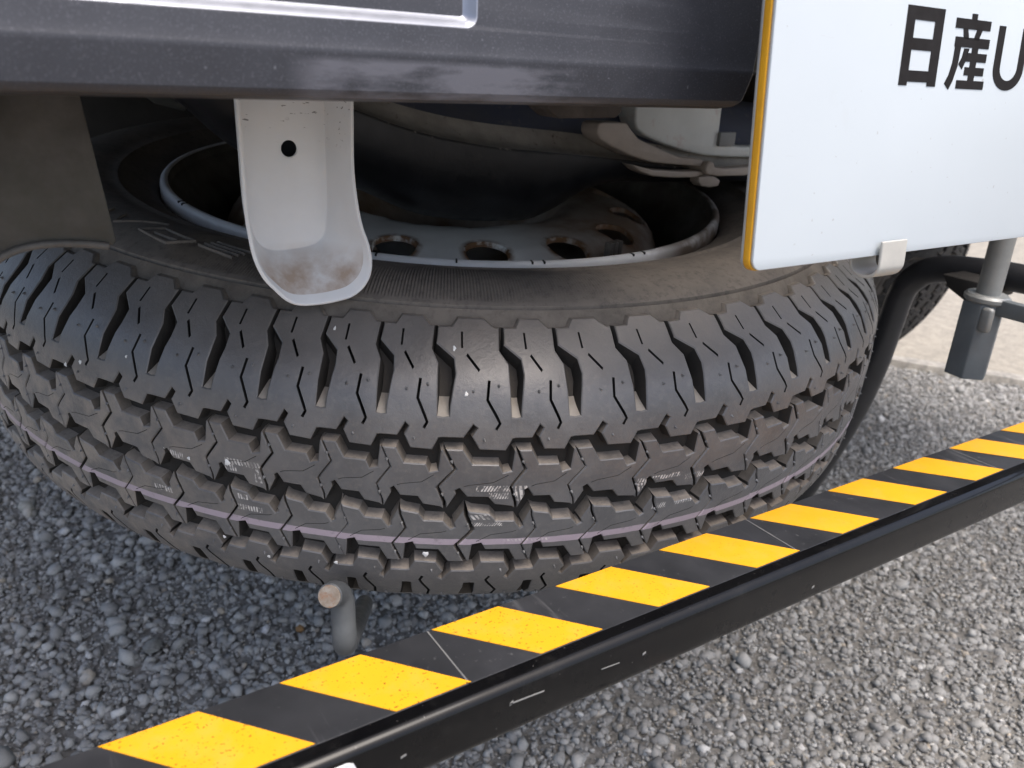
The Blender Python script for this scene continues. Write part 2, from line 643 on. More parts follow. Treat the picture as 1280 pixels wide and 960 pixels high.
def make_block(c, pp, p, pn, name):
    um = lambda u: (RAD(1) * RAD0) * (u * pp if u < 0 else (u * p if u <= 1 else p + (u - 1) * pn))
    outer = [(um(u), w) for u, w in c["outer"]]
    area = sum(outer[i][0] * outer[(i + 1) % len(outer)][1] - outer[(i + 1) % len(outer)][0] * outer[i][1] for i in range(len(outer)))
    n = len(outer)
    jset = set()
    for a, b in c["joints"]:
        jset.add((a, b))
    if area < 0:
        outer = outer[::-1]
        jset = {(n - 1 - b, n - 1 - a) for a, b in jset}
    jedge = {a for a, b in jset}              # edge i -> i+1 is a joint
    # inset ring
    def offset(dist, jmove):
        res = []
        for i in range(n):
            p0, p1, p2 = Vector(outer[i - 1]), Vector(outer[i]), Vector(outer[(i + 1) % n])
            e0 = (p1 - p0).normalized()
            e1 = (p2 - p1).normalized()
            n0, n1 = Vector((-e0.y, e0.x)), Vector((-e1.y, e1.x))
            j0, j1 = ((i - 1) % n) in jedge, i in jedge
            if j0 or j1:
                je = e1 if j1 else -e0
                nn = n0 if j1 else n1
                k = nn.dot(je)
                res.append(tuple(p1 + je * (dist / k if abs(k) > .2 else 0)))
                continue
            b = n0 + n1
            if b.length < 1e-6:
                b = n0
            b.normalize()
            res.append(tuple(p1 + b * (dist / max(.45, b.dot(n0)))))
        return res
    ring0 = offset(.5, True)
    ringB = offset(-1.0, True)
    holes = []
    for l, wd in c["slits"]:
        L = [Vector((um(u), w)) for u, w in l]
        a, b = [], []
        for i, q_ in enumerate(L):
            t_ = (L[min(i + 1, len(L) - 1)] - L[max(i - 1, 0)]).normalized()
            nn = Vector((-t_.y, t_.x)) * wd * .5
            a.append(tuple(q_ + nn))
            b.append(tuple(q_ - nn))
        holes.append(a[::-1] + b if True else None)
    pts, tris, loops = fill2d(ring0, holes, (6.0, 3.0), 1.0)
    V, F, MI = [], [], []

    def P(x, w, dd):
        r, z = prof(w, dd)
        a = x / RAD0
        return (r * cos(a), r * sin(a), z)
    for x, w in pts:
        V.append(P(x, w, 0))
    for t_ in tris:
        F.append(t_)
        MI.append(0)
    top = loops[0]
    s1 = len(V)
    for x, w in outer:
        V.append(P(x, w, min(.5, depth(w) * .5)))
    s2 = len(V)
    for x, w in ringB:
        V.append(P(x, w, depth(w) + .25))
    for i in range(n):
        j = (i + 1) % n
        F.append((top[i], s1 + i, s1 + j, top[j]))
        MI.append(0)
        if i in jedge:
            continue
        F.append((s1 + i, s2 + i, s2 + j, s1 + j))
        MI.append(1)
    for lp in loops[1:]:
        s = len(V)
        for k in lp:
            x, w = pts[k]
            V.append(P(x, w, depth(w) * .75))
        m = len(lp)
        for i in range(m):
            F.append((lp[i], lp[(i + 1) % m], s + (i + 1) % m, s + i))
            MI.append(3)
    if c is SH or c is SH2:                   # ramp that closes the slot towards the rib
        sg = 1 if c is SH else -1
        us = (0.0, .16) if c is SH else (1.66, 1.5)
        s = len(V)
        for u, w, dd in ((us[0], 47.0, .2), (us[1], 47.0, .2), (us[1] + .015 * sg, 56.5, 9.2), (us[0] - .02 * sg, 56.5, 9.2)):
            V.append(P(um(u), w * sg, dd))
        F.append((s, s + 1, s + 2, s + 3))
        MI += [4]
    for u, w in c["pips"]:
        s = len(V)
        x = um(u)
        for k in range(6):
            V.append(P(x + .75 * cos(k * pi / 3), w + .75 * sin(k * pi / 3), -.0))
        for k in range(6):
            V.append(P(x + .45 * cos(k * pi / 3), w + .45 * sin(k * pi / 3), -.6))
        V.append(P(x + .5, w - .5, -1.5))
        for k in range(6):
            F.append((s + k, s + (k + 1) % 6, s + 6 + (k + 1) % 6, s + 6 + k))
            F.append((s + 6 + k, s + 6 + (k + 1) % 6, s + 12))
            MI += [2, 2]
    bm = bmesh.new()
    bv = [bm.verts.new(v) for v in V]
    for f, mi in zip(F, MI):
        try:
            bf = bm.faces.new([bv[i] for i in f])
            bf.material_index = mi
        except ValueError:
            pass
    bmesh.ops.recalc_face_normals(bm, faces=bm.faces)
    return clean_keep(bm, name)


def clean_keep(bm, name, smooth=28):
    # outward orientation: flip the whole shell if its top faces look inwards
    bm.faces.ensure_lookup_table()
    me = bpy.data.meshes.new(name)
    bm.to_mesh(me)
    bm.free()
    me.shade_smooth()
    me.set_sharp_from_angle(angle=RAD(smooth))
    return me


def rubber_mats():
    # worn tread faces, with the lavender moulding line and the white ink stamps that lie on them
    t = NT("tread_rubber")
    co = t.coord(wheel)
    sep = t.n("ShaderNodeSeparateXYZ")
    t.l(co, sep.inputs[0])
    X, Y, Z = sep.outputs
    n1 = t.noise(co, 35, 6, .65)
    n2 = t.noise(co, 260, 4, .7)
    c = t.mix(t.ramp(n1, .3, .72), (.085, .084, .086), (.140, .137, .136))
    c = t.mix(t.ramp(n2, .52, .74, 0, .5), c, (.18, .168, .155))
    rad = t.math('SQRT', t.math('ADD', t.math('MULTIPLY', X, X), t.math('MULTIPLY', Y, Y)))
    # brown dust settled on the upper shoulder
    c = t.mix(t.math('MULTIPLY', t.ramp(Z, -.026, .004), t.ramp(t.noise(co, 18, 5), .25, .7, .25, .85)), c, (.195, .168, .142))
    ang = t.math('ARCTAN2', Y, X)
    mud = t.math('MULTIPLY', t.ramp(ang, RAD(-128), RAD(-152)), t.ramp(Z, -.03, -.05))
    c = t.mix(t.math('MULTIPLY', mud, t.ramp(t.noise(co, 55, 6, .7), .40, .62, 0, .75)), c, (.30, .255, .21))
    arc = t.math('MULTIPLY', ang, 332.0)      # mm round the tread
    zz = t.math('MULTIPLY', Z, 1000.0)

    def band(v, lo, hi):
        return t.math('MULTIPLY', t.math('GREATER_THAN', v, lo), t.math('LESS_THAN', v, hi))
    wob = t.math('MULTIPLY_ADD', t.noise(co, 60, 2), 1.0, -.5)
    zl = t.math('ADD', zz, wob)
    st = band(zl, -100.5, -96.9)
    st = t.math('MULTIPLY', st, t.ramp(t.noise(co, 190, 4, .7),   .26, .42, .45, 1.0))
    c = t.mix(t.math('MULTIPLY', st, .9), c, (.42, .345, .395))
    # ink stamps
    ink = None
    D = RAD(1) * 332
    for a0, a1, z0, z1, freq, sl_ in ((-136.2, -132.9, -67.6, -64.4, 1.7, .35), (-136.2, -135.2, -71, -67.6, 1.3, .2), (-133.6, -132.8, -75, -67.5, 2.2, .3), (-135.8, -133.2, -92.6, -89.6, 1.4, .1), (-135.3, -134.4, -86.5, -83.5, 1.4, .1),
                                  (-115.6, -112.6, -69.5, -66.4, 1.5, -.5), (-114.5, -112.9, -73.6, -70.2, 1.3, -.4), (-115.9, -113.3, -85.4, -82.5, 2.3, .8), (-115.9, -113.2, -89.2, -87.2, 1.2, -.7), (-112.4, -111.2, -75, -66.5, 2.6, .2),
                                  (-101.5, -97.2, -70.6, -68.2, 1.7, -.4), (-96.6, -94.2, -73.6, -70.2, 1.3, -.4), (-99.6, -98.2, -88.2, -85.0, 1.3, -.4), (-97.3, -95.2, -88.0, -85.4, 1.6, -.4), (-101.6, -100.6, -76, -71, 1.9, .2),
                                  (-142.2, -140.2, -71.5, -68, 1.3, .2), (-143.5, -141.6, -93.5, -90.5, 1.6, .3), (-113, -109, -99, -97.5, 1.9, .3)):
        m = t.math('MULTIPLY', band(arc, a0 * D, a1 * D), band(zz, z0, z1))
        s_ = t.math('FRACT', t.math('DIVIDE', t.math('MULTIPLY_ADD', zz, sl_, arc), freq))
        m = t.math('MULTIPLY', m, t.math('LESS_THAN', s_, .58))
        ink = m if ink is None else t.math('MAXIMUM', ink, m)
    ink = t.math('MULTIPLY', ink, t.math('MULTIPLY', t.ramp(t.noise(co, 420, 3), .40, .54, 0, 1), t.ramp(t.noise(co, 120, 3), .38, .52, .1, .9)))
    c = t.mix(ink, c, (.66, .62, .58))
    t.base(c)
    t.rough(t.ramp(n1, .3, .7, .28, .50))
    t.b.inputs["Specular IOR Level"].default_value = .7
    t.bump(t.noise(co, 420, 5, .7), .45, .0007)
    top = t.m
    # dusty rubber: walls and floors of the grooves, carcass
    t = NT("dusty_rubber")
    co = t.coord(wheel)
    n1 = t.noise(co, 45, 6, .7)
    gn = t.n("ShaderNodeNewGeometry")
    sz = t.n("ShaderNodeSeparateXYZ")
    t.l(gn.outputs["Normal"], sz.inputs[0])
    up = t.math('MULTIPLY', t.ramp(sz.outputs[2], .05, .75), t.ramp(n1, .25, .6, .45, 1))   # dust settles on what faces up
    sz2 = t.n("ShaderNodeSeparateXYZ")
    t.l(co, sz2.inputs[0])
    up = t.math('MULTIPLY', up, t.math('MAXIMUM', t.ramp(sz2.outputs[2], -.045, -.028, 1, .22), t.ramp(sz2.outputs[2], -.007, -.001, 0, .85)))            # less dust in the shoulder slots, darkened to stand for their shade
    c = t.mix(up, (.036, .033, .030), (.27, .236, .20))
    c = t.mix(t.ramp(t.noise(co, 300, 4, .7), .5, .75, 0, .4), c, (.05, .044, .038))
    t.base(c)
    t.rough(.85)
    t.b.inputs["Specular IOR Level"].default_value = .25
    t.bump(t.noise(co, 900, 4, .6), .35, .0006)
    wall = t.m
    t = NT("pale_rubber_pip")
    co = t.coord(wheel)
    t.base(t.mix(t.ramp(t.noise(co, 300, 3), .4, .6), (.09, .09, .09), (.19, .19, .19)))
    t.rough(.5)
    pip = t.m
    t = NT("sidewall_rubber")
    co = t.coord(wheel)
    sep = t.n("ShaderNodeSeparateXYZ")
    t.l(co, sep.inputs[0])
    n1 = t.noise(co, 22, 6, .7)
    n2 = t.noise(co, 240, 5, .7)
    c = t.mix(t.ramp(n1, .3, .7), (.125, .112, .100), (.225, .195, .165))
    c = t.mix(t.ramp(n2, .5, .72, 0, .6), c, (.05, .045, .042))
    t.base(c)
    t.rough(.72)
    t.b.inputs["Specular IOR Level"].default_value = .35
    t.bump(n2, .25, .0008)
    side_m = t.m
    sip = painted("black_sipe_rubber", (.010, .010, .010), (.016, .015, .014), .8)  # near-black walls of the narrow cuts
    rmp = painted("dust_in_slot_end", (.36, .325, .28), (.26, .23, .195), .9, 0, 120, .3)
    return top, wall, pip, side_m, sip, rmp


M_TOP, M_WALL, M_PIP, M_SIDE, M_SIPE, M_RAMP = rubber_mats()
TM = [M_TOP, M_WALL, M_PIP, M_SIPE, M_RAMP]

# carcass: groove floors, then the ribbed sidewalls down to the beads
cp = []
for w in np.linspace(84.0, -84.0, 85):
    r, z = prof(w, depth(w))
    cp.append((r, z))
side = [(.2886, .0050), (.2881, .0034), (.2872, .0034), (.2866, .0062), (.2850, .0072), (.2825, .0084), (.2775, .0102), (.2715, .0118), (.2655, .0126), (.2585, .0126), (.2515, .0118), (.2445, .0102), (.2395, .0086), (.2380, .0090), (.2362, .0086), (.2350, .0068), (.2285, .0040), (.2225, .0012), (.2165, -.0016), (.2128, -.0050), (.2108, -.012)]


def make_carcass():
    """crown and far side as one turned shell, the ribbed upper sidewall with a fine angular step"""
    V, F, MI = [], [], []

    def turn(P, ns, mi, ribbed=False):
        s = len(V)
        n = len(P)
        for i in range(ns):
            a = -pi + 2 * pi * i / ns
            dg = math.degrees(a)
            rb = 0
            if ribbed and i % 2 == 0:
                rb = float(np.interp(dg, [-152, -148, -112, -90, 20, 30, 60, 70], [0, .00065, .00065, 0, 0, .0006, .0006, 0]))
            ca, sa = cos(a), sin(a)
            for r, z in P:
                V.append((r * ca, r * sa, z - (rb if .2440 < r < .2845 and z > .007 else 0)))
        for i in range(ns):
            j = (i + 1) % ns
            for k in range(n - 1):
                F.append((s + i * n + k, s + i * n + k + 1, s + j * n + k + 1, s + j * n + k))
                MI.append(mi)
    turn(list(reversed(side)), 2160, 0, True)
    turn([side[0]] + cp[::3] + [cp[-1]], 396, 1)
    turn([cp[-1]] + [(r, 2 * ZM - z) for r, z in side], 240, 0)
    me = mesh("tyre", V, F, 40)
    me.materials.append(M_SIDE)
    me.materials.append(M_WALL)
    me.polygons.foreach_set("material_index", MI)
    return me


tyre_me = make_carcass()
tyre = link("tyre", tyre_me, None, wheel)
tyre["label"] = "black rubber tyre with dusty ribbed sidewall"

cache = {}


def get_block(kind, c, i):
    key = (kind, round(pit[i - 1], 2), round(pit[i], 2), round(pit[(i + 1) % NP], 2))
    if key not in cache:
        me = make_block(c, *key[1:], kind)
        for m in TM:
            me.materials.append(m)
        cache[key] = me
    return cache[key]


ROWS = (("shoulder_block", "SH", SH), ("tread_block", "R2", R2), ("tread_block", "R3", R3), ("shoulder_block", "SH2", SH2))
for i in range(NP):
    for nm, kd, c in ROWS:
        o = bpy.data.objects.new(nm, get_block(kd, c, i))
        COL.objects.link(o)
        o.parent = tyre
        o.rotation_euler = (0, 0, RAD(starts[i] + (rng.normal(0, .035) if c in (R2, R3) else 0)))
        if c in (R2, R3):
            k = 1 + rng.uniform(-.0012, .0004)          # uneven wear
            o.scale = (k, k, 1)

# raised moulded lettering shapes on the sidewall (worn outlines)


def sw_z(r):
    rr = np.array([p[0] for p in side][::-1])
    zz = np.array([p[1] for p in side][::-1])
    return float(np.interp(r, rr, zz))


def relief(name, polys, hgt=.0006):
    """strokes given as (deg, r) poly-lines with width, laid on the upper sidewall"""
    V, F = [], []
    for line, wd in polys:
        pts = []
        for (a0, r0), (a1, r1) in zip(line, line[1:]):
            m = max(2, int(abs(a1 - a0) / .6) + 1)
            for k in range(m):
                pts.append((a0 + (a1 - a0) * k / m, r0 + (r1 - r0) * k / m))
        pts.append(line[-1])
        s = len(V)
        for i, (a, r) in enumerate(pts):
            a0, r0 = pts[max(i - 1, 0)]
            a1, r1 = pts[min(i + 1, len(pts) - 1)]
            tx, ty = RAD(a1 - a0) * r, r1 - r0
            L = math.hypot(tx, ty) or 1
            nx, ny = -ty / L, tx / L
            for off, hh in ((-.5, -.0004), (-.32, hgt), (.32, hgt), (.5, -.0004)):
                rr = r + ny * wd * off
                aa = RAD(a) + nx * wd * off / r
                V.append((rr * cos(aa), rr * sin(aa), sw_z(rr) + hh))
        for i in range(len(pts) - 1):
            b = s + i * 4
            for k in range(3):
                F.append((b + k, b + 4 + k, b + 5 + k, b + 1 + k))
    return mesh(name, V, F, 30)


T_ = .0016
for stroke_ in [
    ([(-161.5, .262), (-160.2, .272), (-157.5, .262), (-155.0, .255)], T_),
    ([(-155.8, .2705), (-150.3, .2745), (-147.8, .2665), (-153.6, .2615), (-155.8, .2705)], T_),
    ([(-153.4, .2688), (-149.6, .2700)], T_ * 1.3),
    ([(-166, .268), (-163, .2755), (-164.5, .262)], T_),
    ([(-146.8, .2690), (-141.6, .2735)], T_ * .8), ([(-146.4, .2665), (-141.2, .2708)], T_ * .8), ([(-146, .2640), (-140.8, .2682)], T_ * .8), ([(-145.6, .2615), (-140.4, .2655)], T_ * .8)]:
    link("raised_stroke", relief("raised_stroke", [stroke_], .0011), M_SIDE, tyre)

# paint flecks on the tread
V, F = [], []
for a, w, s in ((-152.82, 38.2, 1.3), (-150.9, 42.6, 1.2), (-139.58, 9.6, 1.1), (-117.81, 72.2, 1.0), (-116.76, 56.9, 1.1), (-136.0, 12.3, 2.0), (-119.43, -27, 1.9), (-145.9, 52, .8), (-128.3, 75.5, .8), (-137, -33, 1.1), (-133, -40, 1.0), (-127, -37, 1.3)):
    n0 = len(V)
    for rr, hh in ((s, .02), (s * .6, -.35)):
        for k in range(8):
            wob = 1 + .25 * sin(k * 2.3 + a)
            x = RAD(a) * RAD0 + rr * .8 * wob * cos(k * pi / 4)
            r, z = prof(w + rr * .9 * wob * sin(k * pi / 4), hh - .05)
            V.append((r * cos(x / RAD0), r * sin(x / RAD0), z))
    for k in range(8):
        F.append((n0 + k, n0 + (k + 1) % 8, n0 + 8 + (k + 1) % 8, n0 + 8 + k))
    F.append(tuple(n0 + 8 + k for k in range(8)))
fl = link("paint_fleck", mesh("paint_fleck", V, F, 40), painted("white_fleck", (.8, .8, .78), (.6, .6, .58), .5), tyre)
fl["kind"] = "stuff"

# rim
M_RIM = painted("shaded_rim_paint", (.16, .145, .125), (.10, .09, .078), .5, .1, 40, .1, (.075, .055, .04), 22, .42, .66)  # rusty rim colour, darkened to carry the shade inside the barrel
t = NT("pale_rim_lip")
co = t.coord(wheel)
sx = t.n("ShaderNodeSeparateXYZ")
t.l(co, sx.inputs[0])
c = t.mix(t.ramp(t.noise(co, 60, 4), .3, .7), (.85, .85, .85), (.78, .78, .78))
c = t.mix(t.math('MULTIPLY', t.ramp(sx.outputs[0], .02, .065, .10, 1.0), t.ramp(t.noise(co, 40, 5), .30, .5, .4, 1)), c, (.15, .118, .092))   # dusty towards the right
t.base(c)
t.rough(.4)
M_LIP = t.m
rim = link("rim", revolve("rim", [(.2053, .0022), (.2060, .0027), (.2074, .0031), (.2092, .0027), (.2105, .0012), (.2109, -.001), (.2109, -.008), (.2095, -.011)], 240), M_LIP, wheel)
rim["label"] = "silver steel rim with a pale lip and round vent holes"
barrel = revolve("barrel", [(.2055, .0021), (.2046, .0008), (.2041, -.0012), (.2040, -.0040), (.2020, -.0062), (.1990, -.0105), (.1945, -.020), (.1900, -.0235), (.1865, -.030), (.1835, -.043), (.1745, -.055), (.1700, -.085), (.1745, -.115), (.187, -.135), (.203, -.155), (.2055, -.158)], 200)
link("barrel", barrel, M_RIM, rim)
# disc with vent holes
NH, RH, HR = 15, .1430, .0146
HA0 = RAD(-108.2)
outer = [(.1735 * cos(2 * pi * k / 150), .1735 * sin(2 * pi * k / 150)) for k in range(150)]
hub = [(.052 * cos(2 * pi * k / 60), .052 * sin(2 * pi * k / 60)) for k in range(60)]
hl = [hub]
for i in range(NH):
    a = HA0 + 2 * pi * i / NH
    hl.append([(RH * cos(a) + HR * cos(2 * pi * k / 28), RH * sin(a) + HR * sin(2 * pi * k / 28)) for k in range(28)])
pts, tris, loops = fill2d(outer, hl, .0085, .0025)
DR = [.05, .078, .092, .118, .143, .157, .165, .170, .1735]
DZ = [-.0600, -.0300, -.0095, -.0085, -.0112, -.0175, -.025, -.038, -.060]
dz = lambda x, y: float(np.interp(math.hypot(x, y), DR, DZ))
V = [(x, y, dz(x, y)) for x, y in pts]
F = list(tris)
for lp in loops[1:]:
    s = len(V)
    cx = sum(pts[k][0] for k in lp) / len(lp)
    cy = sum(pts[k][1] for k in lp) / len(lp)
    for k in lp:
        x, y = pts[k]
        V.append((x + (cx - x) * .05, y + (cy - y) * .05, dz(x, y) - .0035))
    m = len(lp)
    for i in range(m):
        F.append((lp[i], lp[(i + 1) % m], s + (i + 1) % m, s + i))
t = NT("rusty_disc_paint")
co = t.coord(wheel)
sep = t.n("ShaderNodeSeparateXYZ")
t.l(co, sep.inputs[0])
ang = t.math('ARCTAN2', sep.outputs[1], sep.outputs[0])
c = t.mix(t.ramp(t.noise(co, 30, 5), .35, .7), (.82, .81, .77), (.72, .705, .665))
rust = t.ramp(ang, -1.75, -1.35)
rust = t.math('MULTIPLY', rust, t.ramp(t.noise(co, 24, 5), .25, .6, .45, 1))
c = t.mix(rust, c, (.27, .19, .13))
hx = None
for i in range(NH):
    a = HA0 + 2 * pi * i / NH
    if not (-2.9 < ((a + pi) % (2 * pi)) - pi < -.6):
        continue
    dx = t.math('SUBTRACT', sep.outputs[0], RH * cos(a))
    dy = t.math('SUBTRACT', sep.outputs[1], RH * sin(a))
    dd = t.math('SQRT', t.math('ADD', t.math('MULTIPLY', dx, dx), t.math('MULTIPLY', dy, dy)))
    hx = dd if hx is None else t.math('MINIMUM', hx, dd)
hr = t.math('MULTIPLY', t.ramp(hx, HR + .0045, HR + .0003), t.ramp(t.noise(co, 110, 4), .35, .55))
c = t.mix(hr, c, (.17, .080, .028))
t.base(c)
t.rough(.5)
t.b.inputs["Metallic"].default_value = .15
disc = link("disc", mesh("disc", V, F, 45), t.m, rim)
M_TICK = painted("dark_tick", (.02, .02, .02), (.04, .035, .03), .7)
tick = box("lip_mark", (-.0017, -.0005, -.0012), (.0022, .0005, .0002), 0)
for dg in (-129.6, -117.2, -105.2, -103.2, -86.0, -83.4, -173.5, -171.8):
    o = link("lip_mark", tick, M_TICK, rim)
    o.location = (.2080 * cos(RAD(dg)), .2080 * sin(RAD(dg)), .0031)
    o.rotation_euler = (0, 0, RAD(dg))
# balance weight clipped inside the rim
a = RAD(-76)
wv = []
for k in range(5):
    x0 = RAD(-79.2 + k * 1.5)
    wv.append(box("balance_weight", (-.0028, -.0021, -.0065), (.0028, .0021, .0065), .0008, 2))
M_LEAD = painted("dull_lead", (.20, .17, .14), (.13, .11, .09), .6, .3, 200, .3)
for k in range(3):
    o = link("balance_weight", wv[k], M_LEAD, rim)
    aa = RAD(-77.0 + k * 1.75)
    o.location = (.1640 * cos(aa), .1640 * sin(aa), -.0125)
    o.rotation_euler = (0, 0, aa)

# ------------------------------------------------------------------ truck
TL = (0.5, 1.6, 0.0)
truck = bpy.data.objects.new("truck", None)
COL.objects.link(truck)
truck.location = TL
truck.empty_display_size = .1
tag(truck, "rear underside of a truck with dark grey bumper and striped underrun bar", "truck")


def part(name, me, mat=None, parent=None, label=None, mats=None, kind=None):
    if parent is None:
        o = link(name, me, mat, truck, TL, mats)
    else:
        o = link(name, me, mat, parent, None, mats)      # parent's own frame equals world
    if label:
        o["label"] = label
    if kind:
        o["kind"] = kind
    return o


# bumper -------------------------------------------------------------
def bumper():
    GZ = [-.0140, -.0128, -.0105, -.0030, .0006, .0022, .0085, .0300, .0800, .1500, .2]
    GY = [.2555, .2508, .2493, .2485, .2482, .2487, .24965, .2529, .2604, .2709, .2784]
    gy = lambda z: float(np.interp(z, GZ, GY))

    def xr(z):
        return float(np.interp(z, [-.014, -.0128, -.011, -.006, .013, .028, .2], [.2650, .2690, .2716, .2736, .2786, .2825, .300]))
    zs = [-.0140, -.0134, -.0128, -.0117, -.0105, -.007, -.003, -.0005, .0006, .0014, .0022, .005, .0085, .013, .02, .03, .05, .08, .11, .15, .2]
    outer = [(-.6, z) for z in reversed(zs)][:0]
    L0 = -.22
    bot = [(L0 + (.2650 - L0) * k / 60, -.0140) for k in range(61)]
    right = [(xr(z), z) for z in zs[1:]]
    topl = [(.300 - (.300 - L0) * k / 40, .2) for k in range(1, 41)]
    left = [(L0, z) for z in reversed(zs[1:-1])]
    outer = bot + right + topl + left
    # recessed panel
    px0, px1, pz0, pz1, rr = -.17, .1466, .0092, .17, .0045
    rec = [(px0 + k * (px1 - rr - px0) / 40, pz0) for k in range(40)]
    rec += [(px1 - rr + rr * sin(k * pi / 12), pz0 + rr - rr * cos(k * pi / 12)) for k in range(7)]
    rec += [(px1 + .0008 * k, pz0 + rr + k * .012) for k in range(1, 13)]
    rec += [(rec[-1][0], pz1)] + [(rec[-1][0] + (px0 - rec[-1][0]) * k / 30, pz1) for k in range(1, 31)]
    rec += [(px0, pz1 - k * .02) for k in range(1, 8)]
    pts, tris, loops = fill2d(outer, [rec], None, None, [((L0 + .0005, z), (xr(z) - .0001, z)) for z in zs[2:-1]])
    extra = []
    V = [(x, gy(z), z) for x, z in pts]
    F = list(tris)
    # chamfer down into the recess, then its floor
    off = .0030
    cxp, czp = (px0 + px1) / 2, .09
    lp = loops[1]
    rings = [lp]
    edge_faces = set()
    for ins, dep in ((.0004, .0002), (.0018, .0021), (.0030, .0035), (.0035, .0038)):
        s = len(V)
        n = len(rec)
        for i in range(n):
            p0, p1, p2 = Vector(rec[i - 1]), Vector(rec[i]), Vector(rec[(i + 1) % n])
            e = (p2 - p0).normalized()
            nn = Vector((-e.y, e.x))
            q = p1 + nn * ins
            V.append((q.x, gy(q.y) + dep, q.y))
        rings.append(list(range(s, s + n)))
    n = len(rec)
    for a, b in zip(rings, rings[1:]):
        for i in range(n):
            j = (i + 1) % n
            edge_faces.add(frozenset((a[i], a[j], b[j], b[i])))
            F.append((a[i], a[j], b[j], b[i]))
    inner = [(V[k][0], V[k][2]) for k in rings[-1]]
    p2, t2, l2 = fill2d(inner)
    s = len(V)
    for x, z in p2:
        V.append((x, gy(z) + .0038, z))
    F += [tuple(s + i for i in t_) for t_ in t2]
    # returns: underside and the rounded right-hand end
    ob = loops[0]
    nb = len(bot)
    s = len(V)
    for i in range(nb):
        x, y, z = V[ob[i]]
        V.append((x, y + .035, z + .003))
    for i in range(nb - 1):
        F.append((ob[i], ob[i + 1], s + i + 1, s + i))
    rt = ob[nb - 1:nb + len(right)]
    prev = rt
    for dx, dy in ((.0012, .0008), (.0020, .0028), (.0016, .05)):
        s = len(V)
        for k in rt:
            x, y, z = V[k]
            V.append((x + dx, y + dy, z + (.0008 if z < -.012 else 0)))
        cur = list(range(s, s + len(rt)))
        for i in range(len(rt) - 1):
            F.append((prev[i], prev[i + 1], cur[i + 1], cur[i]))
        prev = cur
    V = [(x, y, z + H) for x, y, z in V]
    bm = bmesh.new()
    bv = [bm.verts.new(v) for v in V]
    for f in F:
        try:
            bf = bm.faces.new([bv[i] for i in f])
            bf.material_index = 1 if frozenset(f) in edge_faces else 0
        except ValueError:
            pass
    bmesh.ops.remove_doubles(bm, verts=bm.verts, dist=1e-6)
    bmesh.ops.recalc_face_normals(bm, faces=bm.faces)
    return clean(bm, "bumper", 25)


t = NT("dark_grey_bumper_paint")
co = t.coord()
sep = t.n("ShaderNodeSeparateXYZ")
t.l(co, sep.inputs[0])
c = t.mix(t.ramp(t.noise(co, 60, 4), .3, .7), (.040, .042, .051), (.050, .053, .064))
c = t.mix(t.ramp(t.noise(co, 1600, 2, .5), .56, .72, 0, .3), c, (.17, .175, .20))
# dusty brown film along the lower rim, worn pale scuffs over the middle of the lower band
c = t.mix(t.math('MULTIPLY', t.ramp(sep.outputs[2], H - .0105, H - .0128), t.ramp(t.noise(co, 40, 4), .3, .6, .4, .9)), c, (.06, .048, .038))
sc = t.math('MULTIPLY', t.ramp(sep.outputs[0], .082, .094), t.ramp(sep.outputs[0], .205, .175))
sc = t.math('MULTIPLY', sc, t.ramp(sep.outputs[2], H - .0008, H - .0026))
scn = t.ramp(t.noise(co, 26, 6, .62, (1, 1, 4.0)), .42, .58)
c = t.mix(t.math('MULTIPLY', t.math('MULTIPLY', sc, scn), .7), c, (.17, .172, .20))
c = t.mix(t.ramp(t.noise(co, 260, 2, .4), .76, .80, 0, .4), c, (.30, .32, .36))
t.base(c)
t.rough(t.ramp(t.noise(co, 30, 4), .3, .7, .44, .56))
t.b.inputs["Metallic"].default_value = .1
t.b.inputs["Specular IOR Level"].default_value = .4
M_BUMP = t.m
M_EDGE = painted("sky_lit_edge", (.27, .285, .325), (.23, .245, .28), .38, .7, 90, .1)  # paler chamfer colour, the sky highlight is put into the paint
part("bumper", bumper(), mats=[M_BUMP, M_EDGE], label="dark grey painted bumper with a scuffed lower edge and a recessed panel")

# white hanging bracket -----------------------------------------------
RIMO = [(.0948, .030), (.0948, -.015), (.0950, -.0427), (.0950, -.0600), (.0958, -.0720), (.0976, -.0840), (.1012, -.0930), (.1058, -.0988), (.1110, -.1042), (.1171, -.1070), (.1265, -.1076), (.1350, -.1070), (.1422, -.1056), (.1480, -.1018), (.1516, -.0962), (.1526, -.0890), (.1512, -.0810), (.1486, -.0740), (.1466, -.0650), (.1454, -.0560), (.1446, -.0436), (.1450, -.0154), (.1450, .030)]
FLO = [(.1000, .030), (.1000, -.015), (.1002, -.0420), (.1004, -.0590), (.1010, -.0680), (.1024, -.0760), (.1044, -.0810), (.1072, -.0842), (.1110, -.0860), (.1160, -.0866), (.1230, -.0862), (.1290, -.0855), (.1335, -.0842), (.1365, -.0820), (.1384, -.0790), (.1394, -.0740), (.1400, -.0690), (.1404, -.0620), (.1405, -.0560), (.1405, -.0500), (.1405, -.0420), (.1405, -.0154), (.1405, .030)]
RIMO = catmull2(RIMO, 3)
FLO = catmull2(FLO, 3)
YB, YF = .372, .350
rim_s = RIMO
hole = [(.1224 + .0036 * cos(2 * pi * k / 24), -.0407 + .0036 * sin(2 * pi * k / 24)) for k in range(24)]
pts, tris, loops = fill2d(FLO, [hole], .006, .002)
V = [(x, YB - .0015 * min(1, edge_dist((x, z), hole) / .004) * 0, z) for x, z in pts]
F = list(tris)
prev = loops[0]
n = len(FLO)
